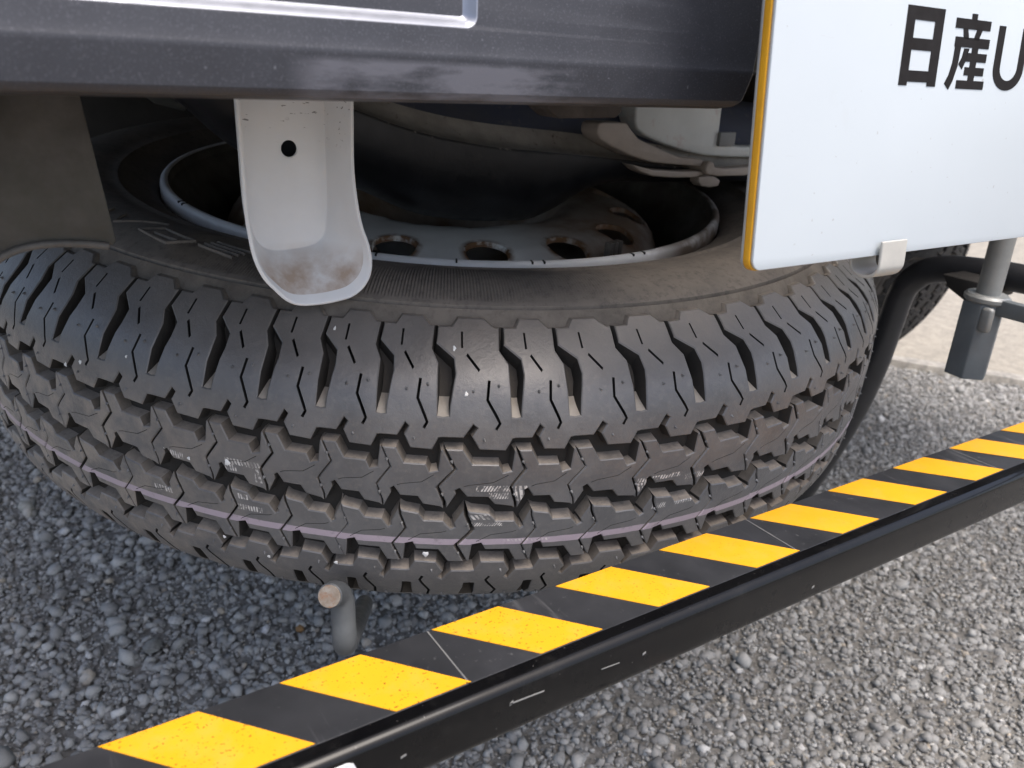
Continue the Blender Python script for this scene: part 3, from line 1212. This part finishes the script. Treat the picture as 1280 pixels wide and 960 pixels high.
for tt in (.18, .38, .60, .82, .95, 1.03):
    s = len(V)
    for (fx, fz), (rx, rz) in zip(FLO, rim_s):
        k = sin(tt * pi / 2) ** 1.0 if tt <= 1 else 1.0
        m = 1 - cos(min(tt, 1) * pi / 2)
        over = max(0, tt - .95) * .06
        # sheet bends out of the floor, runs forward and curls slightly outwards at the rim
        V.append((fx + (rx - fx) * (.25 * k + .75 * m), YB + (YF - YB) * (.30 * m + .70 * tt if tt <= 1 else 1.0), fz + (rz - fz) * (.25 * k + .75 * m)))
    cur = list(range(s, s + n))
    for i in range(n - 1):
        F.append((prev[i], prev[i + 1], cur[i + 1], cur[i]))
    prev = cur
V = [(x, y, z + H) for x, y, z in V]
bm = bmesh.new()
bv = [bm.verts.new(v) for v in V]
for f in F:
    bm.faces.new([bv[i] for i in f])
bmesh.ops.recalc_face_normals(bm, faces=bm.faces)
for f in bm.faces:
    f.smooth = True
me = bpy.data.meshes.new("hanger_bracket")
bm.to_mesh(me)
bm.free()
t = NT("white_bracket_paint")
co = t.coord()
sep = t.n("ShaderNodeSeparateXYZ")
t.l(co, sep.inputs[0])
c = t.mix(t.ramp(t.noise(co, 50, 4), .3, .7), (.84, .85, .86), (.79, .80, .81))
st = t.math('MULTIPLY', t.ramp(sep.outputs[2], H - .082, H - .094), t.ramp(t.noise(co, 60, 5), .28, .55, .1, .9))
st = t.math('MULTIPLY', st, t.math('GREATER_THAN', sep.outputs[1], .3525))
c = t.mix(st, c, (.42, .31, .23))
tk = t.math('MULTIPLY', t.ramp(sep.outputs[2], H - .041, H - .030), t.ramp(t.noise(co, 420, 3, .6, (.35, 1, 1.6)), .655, .69, 0, .8))
c = t.mix(tk, c, (.07, .065, .06))
t.base(c)
t.rough(.36)
M_WHITE = t.m
o = part("hanger_bracket", me, M_WHITE, label="white pressed steel hanger with a round hole and a rust stained curled foot")
md = o.modifiers.new("thickness", 'SOLIDIFY')
md.thickness = .0017
md.offset = -1
b2 = o.modifiers.new("edge", 'BEVEL')
b2.width = .0006
b2.segments = 3
b2.limit_method = 'ANGLE'
b2.angle_limit = RAD(50)

# dusty side plate at the left ------------------------------------------
M_DUSTPL = painted("dusty_dark_steel", (.038, .034, .029), (.11, .103, .095), .7, .05, 30, .5, (.055, .055, .042), 16, .45, .68)
poly = [(-.05, .0200), (.0330, .0200), (.0371, -.0132), (.0401, -.0400), (.0433, -.0685), (.0428, -.0705), (.0407, -.0710), (.0330, -.0697), (.0260, -.0690), (.0190, -.0690), (.0130, -.0698), (.0080, -.0715), (.0030, -.0745), (-.02, -.090), (-.05, -.115)]
me = prism("side_plate", [world((x, .335, z)) for x, z in poly], (0, .0035, 0), .0007, 2)
sp = part("side_plate", me, M_DUSTPL, label="dusty dark steel plate with a concave lower edge over the tyre")
lip = smooth_path([world((x, .3345, z)) for x, z in poly[6:14]], 5)
part("rim_bead", tube("rim_bead", lip, .0014, 10, .0004), painted("dust_grey_steel", (.13, .122, .112), (.07, .064, .057), .6, .1, 90, .2), sp)

# fuel tank -------------------------------------------------------------
M_TANK = painted("black_tank_paint", (.010, .011, .014), (.017, .018, .022), .36, 0, 50, .2, (.035, .033, .031), 14, .62, .85)
t = NT("blue_black_tank_shell")
co = t.coord()
c = t.mix(t.ramp(t.noise(co, 18, 5), .35, .7), (.060, .072, .115), (.095, .098, .115))
c = t.mix(t.ramp(t.noise(co, 120, 4), .6, .75, 0, .6), c, (.22, .20, .18))
t.base(c)
t.rough(.45)
M_TSH = t.m
M_DUSTL = painted("dust_coated_flange", (.40, .37, .33), (.27, .25, .22), .75, 0, 60, .4, (.08, .046, .042), 130, .6, .72)
fx = [0.0236, 0.1062, 0.1475, 0.1893, 0.2190, 0.2502, 0.2859, 0.3363, 0.4076, 0.4727, 0.5428, 0.6136]
fz = [-0.0047, -0.0094, -0.0177, -0.0301, -0.0401, -0.0472, -0.0525, -0.0566, -0.0631, -0.0710, -0.0779, -0.0826]
bx = [0.0226, 0.0988, 0.1276, 0.1692, 0.2036, 0.2375, 0.2651, 0.2920, 0.3319, 0.3544, 0.3642, 0.4000, 0.4512, 0.5866]
bz = [-0.0067, -0.0226, -0.0547, -0.0676, -0.0778, -0.0942, -0.1004, -0.1035, -0.1051, -0.0947, -0.0857, -0.0790, -0.0812, -0.0835]
XS = np.linspace(.03, .60, 91)
ZF = np.interp(XS, fx, fz)
ZB = np.interp(XS, bx, bz)
ker = np.ones(5) / 5
ZF = np.convolve(np.pad(ZF, 2, mode='edge'), ker, mode='valid')
ZB = np.minimum(np.convolve(np.pad(ZB, 2, mode='edge'), ker, mode='valid'), ZF - .003)


def sheet(name, rows, smooth=50):
    V, F = [], []
    n = len(rows[0])
    for r in rows:
        V += [world(p) for p in r]
    for i in range(len(rows) - 1):
        for k in range(n - 1):
            F.append((i * n + k, (i + 1) * n + k, (i + 1) * n + k + 1, i * n + k + 1))
    bm = bmesh.new()
    bv = [bm.verts.new(v) for v in V]
    for f in F:
        bm.faces.new([bv[i] for i in f])
    return clean(bm, name, smooth)


def ylow(x):
    return .398 + .00 * x


rows = []
for x, zf, zb in zip(XS, ZF, ZB):
    r = []
    for k in range(13):
        a = k / 12 * pi
        yy = .490 - .031 * cos(a)
        r.append((x, yy, zf + (zb - zf) * sin(a) ** .8 if k < 7 else zf + (zb - zf) * max(sin(a), 0) ** .8))
    rows.append(r)
tank = part("fuel_tank", sheet("fuel_tank", rows), M_TANK, label="black pressed steel tank with a dusty seam flange")
rows = []
for x, zf in zip(XS, ZF):
    r = [(x, .4795, zf + .0135), (x, .486, zf + .022), (x, .494, zf + .036), (x, .506, zf + .050), (x, .530, zf + .058), (x, .555, zf + .052)]
    rows.append(r)
sh = part("upper_shell", sheet("upper_shell", rows), M_TSH, tank)
V, F = [], []
rows = []
for x, zf in zip(XS, ZF):
    w = .0012 * sin(x * 900) * .25
    rows.append([(x, .4800, zf + .0145), (x, .4765, zf + .0095), (x, .4730, zf + .0050), (x, .4680, zf + .0028), (x, .4606 + w, zf + .0012), (x, .4600 + w, zf), (x, .4606 + w, zf - .0015), (x, .474, zf - .0014)])
part("seam_flange", sheet("seam_flange", [r[:5] for r in rows], 30), M_DUSTL, tank)
part("flange_edge", sheet("flange_edge", [r[4:] for r in rows], 30), painted("chipped_black_edge", (.030, .029, .028), (.05, .047, .044), .5, 0, 60, .2, (.30, .27, .24), 210, .60, .66), tank)
# second dark vessel end seen left of the white hanger
M_DKGREY = painted("grey_dusty_shell", (.050, .056, .052), (.085, .088, .082), .6, 0, 30, .2)
# cross pipe and frame above the tyre, far left
M_BLK = painted("underbody_black", (.014, .013, .012), (.026, .024, .022), .6, 0, 30, .3)
part("cross_pipe", tube("cross_pipe", [world(p) for p in ((.060, .62, .03), (.092, .62, -.012), (.118, .62, -.032), (.135, .62, -.036))], .007, 14), M_DKGREY)
part("frame_rail", box("frame_rail", (-.08, .70, H + .0), (1.2, .78, H + .12), .006), M_BLK)
part("added_back_panel", box("added_back_panel", (-.12, .96, H - .20), (1.02, 1.02, H + .058), .008), M_BLK)  # unseen black panel, added to block the bright ground behind
part("chassis_floor", box("chassis_floor", (-.18, .285, H + .060), (1.42, 4.0, H + .10), .01), M_BLK)

# white box bracket and its beige clamp ------------------------------------
M_OFFW = painted("off_white_paint", (.74, .75, .72), (.66, .67, .64), .42, 0, 40, .1, (.50, .31, .27), 30, .58, .8)
poly = [(0.4091, 0.0354), (0.4091, -0.0275), (0.4095, -0.0366), (0.4121, -0.0413), (0.4201, -0.0454), (0.4397, -0.0514), (0.4602, -0.0564), (0.4826, -0.0602), (0.5074, -0.0619), (0.5546, -0.0631), (0.5546, -0.0545), (0.5216, -0.0538), (0.5027, -0.0525), (0.4962, -0.0472), (0.4950, 0.0354)]
part("mounting_box", prism("mounting_box", [world((x, .4720, z)) for x, z in poly], (0, .06, 0), .002, 3), M_OFFW, label="off white pressed steel mounting box behind the bumper corner")
part("grey_tab", box("grey_tab", world((.4945, .4690, -.0534)), world((.5115, .4725, -.0428)), .0006), painted("grey_tab_paint", (.25, .26, .26), (.2, .2, .2), .5))
M_BEIGE = painted("dust_beige_steel", (.50, .43, .37), (.38, .315, .265), .6, 0, 35, .2, (.25, .19, .15), 60, .6, .78)
cl = [(0.3577, -0.0381), (0.3587, -0.0354), (0.3613, -0.0345), (0.3823, -0.0348), (0.3869, -0.0392), (0.3948, -0.0454), (0.4181, -0.0531), (0.4366, -0.0585), (0.4555, -0.0596), (0.4608, -0.0614), (0.4628, -0.0661), (0.4578, -0.0651), (0.4366, -0.0637), (0.4096, -0.0614), (0.3894, -0.0566), (0.3711, -0.0502), (0.3605, -0.0454), (0.3575, -0.0413)]
clamp = part("clamp", prism("clamp", [world((x, .4490, z)) for x, z in cl], (0, .019, 0), .0016, 3), M_BEIGE, label="dusty beige clamp gripping the tank flange")
c2 = [(0.3894, -0.0623), (0.4096, -0.0663), (0.4366, -0.0682), (0.4590, -0.0684), (0.4620, -0.0708), (0.4519, -0.0729), (0.4307, -0.0725), (0.4096, -0.0708), (0.3978, -0.0673)]
part("lower_jaw", prism("lower_jaw", [world((x, .4480, z)) for x, z in c2], (0, .014, 0), .0010, 3), M_BEIGE, clamp)
c3 = [(0.4608, -0.0631), (0.4673, -0.0655), (0.4862, -0.0678), (0.5546, -0.0655), (0.5546, -0.0696), (0.5074, -0.0737), (0.4791, -0.0734), (0.4649, -0.0708)]
part("clamp_strap", prism("clamp_strap", [world((x, .4520, z)) for x, z in c3], (0, .012, 0), .0012, 3), M_BEIGE, clamp)
part("hinge_pin", tube("hinge_pin", [world((.4620, .4437, -.0661)), world((.4620, .4673, -.0661))], .0050, 14, .001), M_BEIGE, clamp)
c4 = [(0.4543, -0.0722), (0.4696, -0.0722), (0.4767, -0.0755), (0.4755, -0.0796), (0.4673, -0.0805), (0.4578, -0.0793), (0.4537, -0.0761)]
part("clamp_nut", prism("clamp_nut", [world((x, .4460, z)) for x, z in c4], (0, .010, 0), .0012, 3), M_BEIGE, clamp)
part("bump_stop", prism("bump_stop", [world((x, .372, z)) for x, z in ((.262, -.010), (.3130, -.010), (.3125, -.0235), (.3090, -.0262), (.2700, -.0270), (.262, -.022))], (0, .02, 0), .0012, 2), painted("dusty_brown_rubber", (.10, .085, .075), (.06, .05, .045), .8, 0, 80, .4))

# black bent tube at the right ----------------------------------------------
M_TUBE = painted("satin_black_tube", (.022, .023, .026), (.032, .033, .037), .36, 0, 60, .1)
tp = [(.68, .475, -.43), (.68, .4471, -.3571), (.68, .4313, -.3110), (.68, .4220, -.2782), (.68, .4145, -.2411), (.68, .4093, -.2000), (.68, .4045, -.1700), (.68, .3905, -.1520), (.68, .3705, -.1440), (.68, .3460, -.1405), (.68, .3218, -.1386), (.68, .2600, -.1370), (.68, .18, -.137)]
part("bent_tube", tube("bent_tube", smooth_path([world(p) for p in tp], 8), .0112, 20), M_TUBE, label="satin black bent tube beside the spare tyre")

# grey rod with a hexagonal sleeve -------------------------------------------
M_ROD = painted("grey_galvanised", (.30, .31, .305), (.24, .25, .245), .45, .35, 60, .15, (.22, .2, .17), 40, .62, .8)
M_HEX = painted("slate_grey_paint", (.155, .175, .185), (.125, .14, .15), .5, 0, 60, .15, (.26, .25, .23), 90, .68, .8)
rod = part("support_rod", tube("support_rod", [world((.6, .2925, .05)), world((.6, .2935, -.1420))], .0081, 20), M_ROD, label="grey vertical rod ending in a hexagonal sleeve")
hp = [(.6 + .0150 * cos(RAD(k * 60 + 22)), .2945 + .0150 * sin(RAD(k * 60 + 22)), -.1430) for k in range(6)]
part("hex_sleeve", prism("hex_sleeve", [world(p) for p in hp], (.0, .0006, -.0560), .0010, 2), M_HEX, rod)
part("collar", tube("collar", [world((.6, .2935, -.1372)), world((.6, .2937, -.1432))], .0152, 28, .0018), M_ROD, rod)
part("arm", box("arm", world((.594, .06, -.1500)), world((.602, .288, -.1385)), .0012), M_HEX, rod)
part("weld_bead", box("weld_bead", world((.5850, .2800, -.1620)), world((.5905, .2885, -.1440)), .0025, 3), M_ROD, rod)
part("dark_bracket", prism("dark_bracket", [world(p) for p in ((.64, .352, -.1400), (.64, .320, -.1400), (.64, .318, -.1530), (.64, .327, -.1580), (.64, .345, -.1500))], (.05, 0, 0), .0015, 2), M_BLK)

# hook beneath the spare tyre ----------------------------------------------
M_HOOK = painted("grey_hook_paint", (.115, .125, .132), (.085, .092, .10), .5, .1, 60, .2, (.30, .28, .26), 120, .66, .76)
M_CUT = painted("bare_rusty_steel", (.38, .345, .30), (.25, .19, .14), .55, .3, 200, .3, (.30, .15, .08), 120, .55, .7)
hk = smooth_path([world(p) for p in ((.1126, .3137, -.2384), (.1165, .3186, -.2412), (.1206, .3225, -.2455), (.1224, .3229, -.2509), (.1218, .3205, -.2590), (.1209, .3175, -.2666), (.1216, .3195, -.2725), (.127, .331, -.2828), (.141, .3585, -.3005), (.1616, .3984, -.3238), (.1783, .4306, -.3415))], 6)
hook = part("rope_hook", tube("rope_hook", hk, .0060, 22, .0008), M_HOOK, label="grey bent steel hook with a bare rusty cut end")
dirv = (Vector(hk[0]) - Vector(hk[2])).normalized()
part("cut_end", tube("cut_end", [Vector(hk[0]) - dirv * .0004, Vector(hk[0]) + dirv * .0005], .0054, 22, .0002), M_CUT, hook)

# underrun bar -----------------------------------------------------------------
X0, X1 = -.35, 1.25
by0, by1, bz0, bz1, br = .1900, .2325, -.2287, -.2052, .0045
prf = []
for (cy, cz, a0) in ((by1 - br, bz1 - br, 0), (by0 + br, bz1 - br, 90), (by0 + br, bz0 + br, 180), (by1 - br, bz0 + br, 270)):
    rr = br if a0 != 0 else .0022
    if a0 == 0:
        cy, cz = by1 - rr, bz1 - rr
    for k in range(7):
        a = RAD(a0 + 15 * k)
        prf.append((cy + rr * cos(a), cz + rr * sin(a)))
V, F = [], []
m = len(prf)
NX = 2
for i in range(NX):
    x = X0 + (X1 - X0) * i / (NX - 1)
    V += [world((x, y, z)) for y, z in prf]
for k in range(m):
    F.append((k, (k + 1) % m, m + (k + 1) % m, m + k))
F.append(tuple(range(m))[::-1])
F.append(tuple(m + k for k in range(m)))
bm = bmesh.new()
bv = [bm.verts.new(v) for v in V]
for f in F:
    bm.faces.new([bv[i] for i in f])
t = NT("black_bar_paint")
co = t.coord()
c = t.mix(t.ramp(t.noise(co, 30, 5), .3, .7), (.0025, .0025, .003), (.005, .005, .0055))
c = t.mix(t.ramp(t.noise(co, 55, 6, .75), .54, .74, 0, .5), c, (.020, .0195, .0185))
c = t.mix(t.ramp(t.noise(co, 700, 2, .5), .73, .78, 0, .6), c, (.22, .21, .20))
c = t.mix(t.ramp(t.noise(co, 22, 6, .7), .68, .78, 0, .4), c, (.06, .03, .02))
t.base(c)
t.rough(t.ramp(t.noise(co, 50, 5), .3, .7, .18, .32))
t.b.inputs["Coat Weight"].default_value = .35
t.b.inputs["Coat Roughness"].default_value = .07
t.b.inputs["Specular IOR Level"].default_value = .12
bar = part("underrun_bar", clean(bm, "underrun_bar", 30), t.m, label="black square underrun bar with yellow and black hazard tape on top")
# hazard tape pieces
t = NT("black_tape")
co = t.coord()
c = t.mix(t.ramp(t.noise(co, 24, 5), .3, .7), (.016, .017, .019), (.034, .035, .039))
c = t.mix(t.ramp(t.noise(co, 380, 3, .6), .66, .76, 0, .5), c, (.16, .16, .16))
c = t.mix(t.ramp(t.noise(co, 30, 5, .7, (3.0, .25, 1)), .60, .68, 0, .3), c, (.15, .15, .155))
t.base(c)
t.rough(t.ramp(t.noise(co, 60, 4), .3, .7, .30, .48))
M_TB = t.m
t = NT("yellow_tape")
co = t.coord()
c = t.mix(t.ramp(t.noise(co, 30, 4), .3, .7), (.84, .385, .010), (.78, .345, .010))
c = t.mix(t.ramp(t.noise(co, 70, 6, .75), .48, .72, 0, .16), c, (.45, .36, .20))
sx = t.n("ShaderNodeSeparateXYZ")
t.l(co, sx.inputs[0])
c = t.mix(t.math('MULTIPLY', t.ramp(t.noise(co, 900, 2, .4), .66, .70, 0, .8), t.ramp(sx.outputs[0], .30, .12, .12, 1)), c, (.10, .06, .01))
t.base(c)
t.rough(.42)
M_TY = t.m
zt = bz1 + .0001
seams = [-.25, -.056, .1212, .2974, .4742, .651, .828, 1.005, 1.182]
for a, b in zip(seams, seams[1:]):
    part("black_tape", box("black_tape", world((a + .0003, .1984, bz1 - .001)), world((b - .0003, .2312, bz1 + .0003)), .0001, 1), M_TB, bar)
M_SEAM = painted("pale_tape_edge", (.17, .17, .165), (.10, .10, .098), .6)
for xs in seams[1:-1]:
    part("tape_edge", box("tape_edge", world((xs - .0003, .1988, bz1 + .0001)), world((xs + .0003, .2308, bz1 + .0004)), 0), M_SEAM, bar)
lefts = [-.2275, -.169, -.1105, -.052, .0065, .0638, .1231, .1816, .2400, .3004, .3602, .4178, .4747] + [.4747 + .0585 * k for k in range(1, 12)]
for xl in lefts:
    me = prism("yellow_stripe", [world((xl, .2308, bz1 + .0001)), world((xl + .0292, .1988, bz1 + .0001)), world((xl + .0292 + .0291, .1988, bz1 + .0001)), world((xl + .0300, .2308, bz1 + .0001))], (0, 0, .00045), 0)
    part("yellow_stripe", me, M_TY, bar)
# white sticker on the front face, at the lower left
M_STK = painted("white_sticker", (.78, .79, .80), (.72, .73, .74), .4)
M_INK = painted("black_ink", (.014, .012, .012), (.02, .018, .018), .7, spec=.15)
sx0, sx1, sz0, sz1 = .034, .0748, -.2262, -.2088
stk = part("sticker", prism("sticker", [world((sx0, by0 + .0005, sz0)), world((sx1, by0 + .0005, sz0)), world((sx1, by0 + .0005, sz1 - .003)), world((sx1 - .0008, by0 + .0005, sz1 - .001)), world((sx1 - .003, by0 + .0005, sz1)), world((sx0, by0 + .0005, sz1))], (0, -.0008, 0), 0), M_STK, bar)
part("sticker_border", prism("sticker_border", [world((sx0 + .003, by0, sz0 + .002)), world((sx1 - .0042, by0, sz0 + .002)), world((sx1 - .0042, by0, sz1 - .0045)), world((sx1 - .006, by0, sz1 - .0030)), world((sx0 + .003, by0, sz1 - .0030))], (0, -.0005, 0), 0), M_INK, bar)
# scratches and a chip on the front face
M_CHIP = painted("chipped_pale_paint", (.26, .26, .255), (.17, .17, .165), .5)
V, F = [], []
for xa, za, xb, zb_, wd in ((.1331, -.2128, .1481, -.2135, .0005), (.1331, -.2132, .1345, -.2122, .0012), (.1750, -.2150, .1840, -.2155, .0003), (.0905, -.2160, .0925, -.2155, .0008), (.196, -.2165, .1975, -.2160, .0009), (.30, -.2205, .3015, -.2200, .0011), (.52, -.2160, .522, -.2155, .001), (.0700, -.2200, .0712, -.2192, .0008)):
    s = len(V)
    for x, z in ((xa, za - wd / 2), (xb, zb_ - wd / 2), (xb, zb_ + wd / 2), (xa, za + wd / 2)):
        V.append(world((x, by0 - .0002, z)))
        V.append(world((x, by0 + .0005, z)))
    F.append((s, s + 2, s + 4, s + 6))
    for i in range(4):
        j = (i + 1) % 4
        F.append((s + 2 * i, s + 2 * i + 1, s + 2 * j + 1, s + 2 * j))
part("paint_chip", mesh("paint_chip", V, F, 0), M_CHIP, bar, kind="stuff")

# rear road wheel ----------------------------------------------------------------
RWL = Vector((1.275, 1.02, .3335))
rw = bpy.data.objects.new("rear_wheel", None)
COL.objects.link(rw)
rw.parent = truck
rw.matrix_parent_inverse = Matrix.Translation(-Vector(TL))
rw.matrix_world = Matrix.Translation(RWL)
rw.location = RWL
rw.rotation_euler = (0, RAD(90), 0)
rw["label"] = "dusty black rear road wheel behind the bent tube"


def wheel_child(name, me, mats):
    o = bpy.data.objects.new(name, me)
    COL.objects.link(o)
    o.parent = rw
    o.location = (0, 0, -ZM)
    return o


prf2 = [(r, z) for r, z in reversed(side)] + cp[::3] + [cp[-1]] + [(r, 2 * ZM - z) for r, z in side]
cm = revolve("tyre", prf2, 150)
cm.materials.append(M_SIDE)
wheel_child("tyre", cm, None)
V, F, MI = [], [], []
for i in range(NP):
    for nm, kd, c in ROWS:
        me = get_block(kd, c, i)
        s = len(V)
        a = RAD(starts[i])
        R_ = Matrix.Rotation(a, 3, 'Z')
        V += [tuple(R_ @ v.co) for v in me.vertices]
        for p in me.polygons:
            F.append(tuple(s + k for k in p.vertices))
            MI.append(p.material_index)
tm = mesh("tread", V, F, 28)
tm.polygons.foreach_set("material_index", MI)
M_T2 = painted("road_worn_rubber", (.030, .029, .028), (.055, .050, .046), .6, 0, 40, .3, (.11, .095, .08), 60, .55, .75)
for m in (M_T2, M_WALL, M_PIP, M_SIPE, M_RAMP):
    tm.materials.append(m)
tr = wheel_child("tread", tm, None)
tr["kind"] = "stuff"
rm = revolve("rim", [(.2108, -.010), (.2094, .0016), (.2060, .0016), (.1985, -.012), (.1865, -.030), (.170, -.060), (.16, -.085), (.10, -.075), (.0, -.07)], 90)
rm.materials.append(M_RIM)
wheel_child("rim", rm, None)

cpm = bpy.data.meshes.new("added_dark_plate")
cbm = bmesh.new()
bmesh.ops.create_cone(cbm, cap_ends=True, segments=64, radius1=.158, radius2=.150, depth=.008)
cpm = clean(cbm, "added_dark_plate", 40)
cp_o = part("added_dark_plate", cpm, M_BLK)  # dark plate added below the disc so the vent holes go black
cp_o.matrix_parent_inverse = Matrix.Translation(-Vector(TL))
cp_o.location = CTR - EN * .105
cp_o.rotation_euler = wheel.matrix_world.to_euler()

# ------------------------------------------------------------------ sign plate
SO = Vector(world((.2366, .2, -.0674)))
SV = Vector((0, .0850, .9964)).normalized()
SU = Vector((1, 0, 0))
SN = Vector((0, -SV.z, SV.y))               # towards the viewer
sign = bpy.data.objects.new("sign", None)
COL.objects.link(sign)
sign.matrix_world = Matrix(((SU.x, SV.x, SN.x, SO.x), (SU.y, SV.y, SN.y, SO.y), (SU.z, SV.z, SN.z, SO.z), (0, 0, 0, 1)))
tag(sign, "white plate with black lettering and an orange edge clipped on beside the bumper", "sign")


def spart(name, me, mat, parent=sign, label=None):
    o = link(name, me, mat, parent)
    if label:
        o["label"] = label
    return o


def rrect(x0, y0, x1, y1, r, k=6):
    out = []
    for cx, cy, a0 in ((x1 - r, y1 - r, 0), (x0 + r, y1 - r, 90), (x0 + r, y0 + r, 180), (x1 - r, y0 + r, 270)):
        out += [(cx + r * cos(RAD(a0 + 90 * i / k)), cy + r * sin(RAD(a0 + 90 * i / k))) for i in range(k + 1)]
    return out


t = NT("white_plate_paint")
co = t.coord()
c = t.mix(t.ramp(t.noise(co, 9, 3), .3, .7), (.575, .625, .655), (.55, .60, .63))
c = t.mix(t.ramp(t.noise(co, 26, 6, .7, (1, .5, 1)), .58, .75, 0, .16), c, (.45, .42, .37))
c = t.mix(t.ramp(t.noise(co, 380, 2, .4), .735, .765, 0, .45), c, (.30, .28, .26))
c = t.mix(t.ramp(t.noise(co, 60, 4, .7, (.25, 3.2, 1)), .69, .71, 0, .25), c, (.45, .45, .45))
t.base(c)
t.rough(t.ramp(t.noise(co, 14, 4), .3, .7, .26, .40))
M_PLATE = t.m
M_ORANGE = painted("orange_backing", (.72, .36, .012), (.62, .30, .012), .42, 0, 80, .2, (.5, .42, .3), 120, .68, .8)
M_ALU = painted("dull_aluminium", (.42, .43, .42), (.34, .34, .33), .45, .5, 90, .1)
PW, PH = .33, .20
spart("white_plate", prism("white_plate", [(x, y, -.0011) for x, y in rrect(.0002, .0002, PW, PH, .0042)], (0, 0, .0011), .0003, 2), M_PLATE)
spart("orange_plate", prism("orange_plate", [(x, y, -.0046) for x, y in rrect(-.0004, -.0002, PW + .0003, PH, .0044)], (0, 0, .0030), .0003, 2), M_ORANGE)
spart("grey_gasket", prism("grey_gasket", [(x, y, -.0016) for x, y in rrect(.0004, .0004, PW - .001, PH, .0042)], (0, 0, .0005), 0), M_ALU)
spart("back_plate", prism("back_plate", [(x, y, -.0058) for x, y in rrect(-.0004, -.0002, PW + .0003, PH, .0044)], (0, 0, .0011), .0002, 1), M_ALU)
# lettering
TH = .0002


def glyph(name, polys):
    V, F = [], []
    for pl in polys:
        if isinstance(pl, dict):
            pts, tris, loops = fill2d(pl["o"], pl["h"])
        else:
            pts, tris, loops = fill2d(pl)
        s = len(V)
        V += [(x, y, TH) for x, y in pts]
        F += [tuple(s + k for k in t_) for t_ in tris]
        for lp in loops:
            s2 = len(V)
            V += [(pts[k][0], pts[k][1], -.0002) for k in lp]
            mm = len(lp)
            for i in range(mm):
                j = (i + 1) % mm
                F.append((s + lp[i], s + lp[j], s2 + j, s2 + i))
    return mesh(name, V, F, 0)


def mk(box_, pl):
    x0, y0, x1, y1 = box_
    f = lambda p: (x0 + (x1 - x0) * p[0], y0 + (y1 - y0) * p[1])
    return [({"o": [f(p) for p in q["o"]], "h": [[f(p) for p in h] for h in q["h"]]} if isinstance(q, dict) else [f(p) for p in q]) for q in pl]


def stroke(p, q, w, w2=None):
    p, q = Vector(p), Vector(q)
    d_ = (q - p).normalized()
    n_ = Vector((-d_.y, d_.x))
    w2 = w2 or w
    return [tuple(p + n_ * w / 2), tuple(p - n_ * w / 2), tuple(q - n_ * w2 / 2), tuple(q + n_ * w2 / 2)]


def rc(x0, y0, x1, y1):
    return [(x0, y0), (x1, y0), (x1, y1), (x0, y1)]


ri = [{"o": [(0, 0), (.22, 0), (.22, .05), (.76, .05), (.76, 0), (1, 0), (1, 1), (0, 1)], "h": [rc(.22, .195, .76, .455), rc(.22, .605, .76, .83)]}]
sanp = [rc(.44, .92, .58, 1.0), rc(.06, .795, .96, .925), [(.26, .80), (.38, .80), (.44, .66), (.31, .66)], [(.62, .80), (.76, .80), (.69, .66), (.56, .66)],
        rc(.10, .555, .99, .685), [(.12, .56), (.27, .56), (.25, .30), (.18, .10), (.10, -.02), (-.02, .06), (.06, .18), (.11, .34)],
        [(.36, .54), (.49, .54), (.43, .36), (.37, .26), (.27, .33), (.33, .42)], rc(.44, .37, .97, .485), rc(.44, .185, .95, .295), rc(.28, 0.0, 1.0, .115), rc(.56, .115, .72, .185), rc(.56, .295, .72, .37), rc(.56, .485, .72, .555)]
spart("character", glyph("character", mk((.0735, .0665, .0982, .0952), ri)), M_INK)
spart("character", glyph("character", mk((.1050, .0662, .1335, .0950), sanp)), M_INK)
uo = [(0, 1)] + [(0, .34)] + [(.5 + .5 * cos(RAD(a)), .34 + .36 * sin(RAD(a))) for a in range(190, 360, 10)] + [(1, .34), (1, 1), (.79, 1), (.79, .36)] + [(.5 + .29 * cos(RAD(a)), .36 + .22 * sin(RAD(a))) for a in range(350, 180, -10)] + [(.21, .36), (.21, 1)]
spart("character", glyph("character", mk((.1392, .0668, .1635, .0918), [uo])), M_INK)
# clip
ccl = [(.0016, .0062), (.0016, -.0030), (.0010, -.0056), (-.0010, -.0076), (-.0040, -.0084), (-.0072, -.0078), (-.0096, -.0060), (-.0106, -.0030), (-.0106, .0050)]
ccl = catmull2(ccl, 5)
V, F = [], []
th = .0013
n = len(ccl)
ring = []
for i, (z, y) in enumerate(ccl):
    z0, y0 = ccl[max(i - 1, 0)]
    z1, y1 = ccl[min(i + 1, n - 1)]
    L = math.hypot(z1 - z0, y1 - y0)
    nz, ny = (y1 - y0) / L, -(z1 - z0) / L
    ring.append(((z, y), (z - nz * th, y - ny * th)))
x0, x1 = .0735, .0905
for (a, b) in ring:
    V += [(x0, a[1], a[0]), (x1, a[1], a[0]), (x1, b[1], b[0]), (x0, b[1], b[0])]
for i in range(n - 1):
    s = i * 4
    for k in range(4):
        F.append((s + k, s + (k + 1) % 4, s + 4 + (k + 1) % 4, s + 4 + k))
F += [(0, 3, 2, 1), tuple((n - 1) * 4 + k for k in range(4))]
bm = bmesh.new()
bv = [bm.verts.new(v) for v in V]
for f in F:
    bm.faces.new([bv[i] for i in f])
o = spart("clip", clean(bm, "clip", 40), painted("ivory_clip_paint", (.50, .49, .45), (.43, .42, .39), .4, 0, 70, .1))
bv_ = o.modifiers.new("edge", 'BEVEL')
bv_.width = .0004
bv_.segments = 2
bv_.limit_method = 'ANGLE'
bv_.angle_limit = RAD(50)
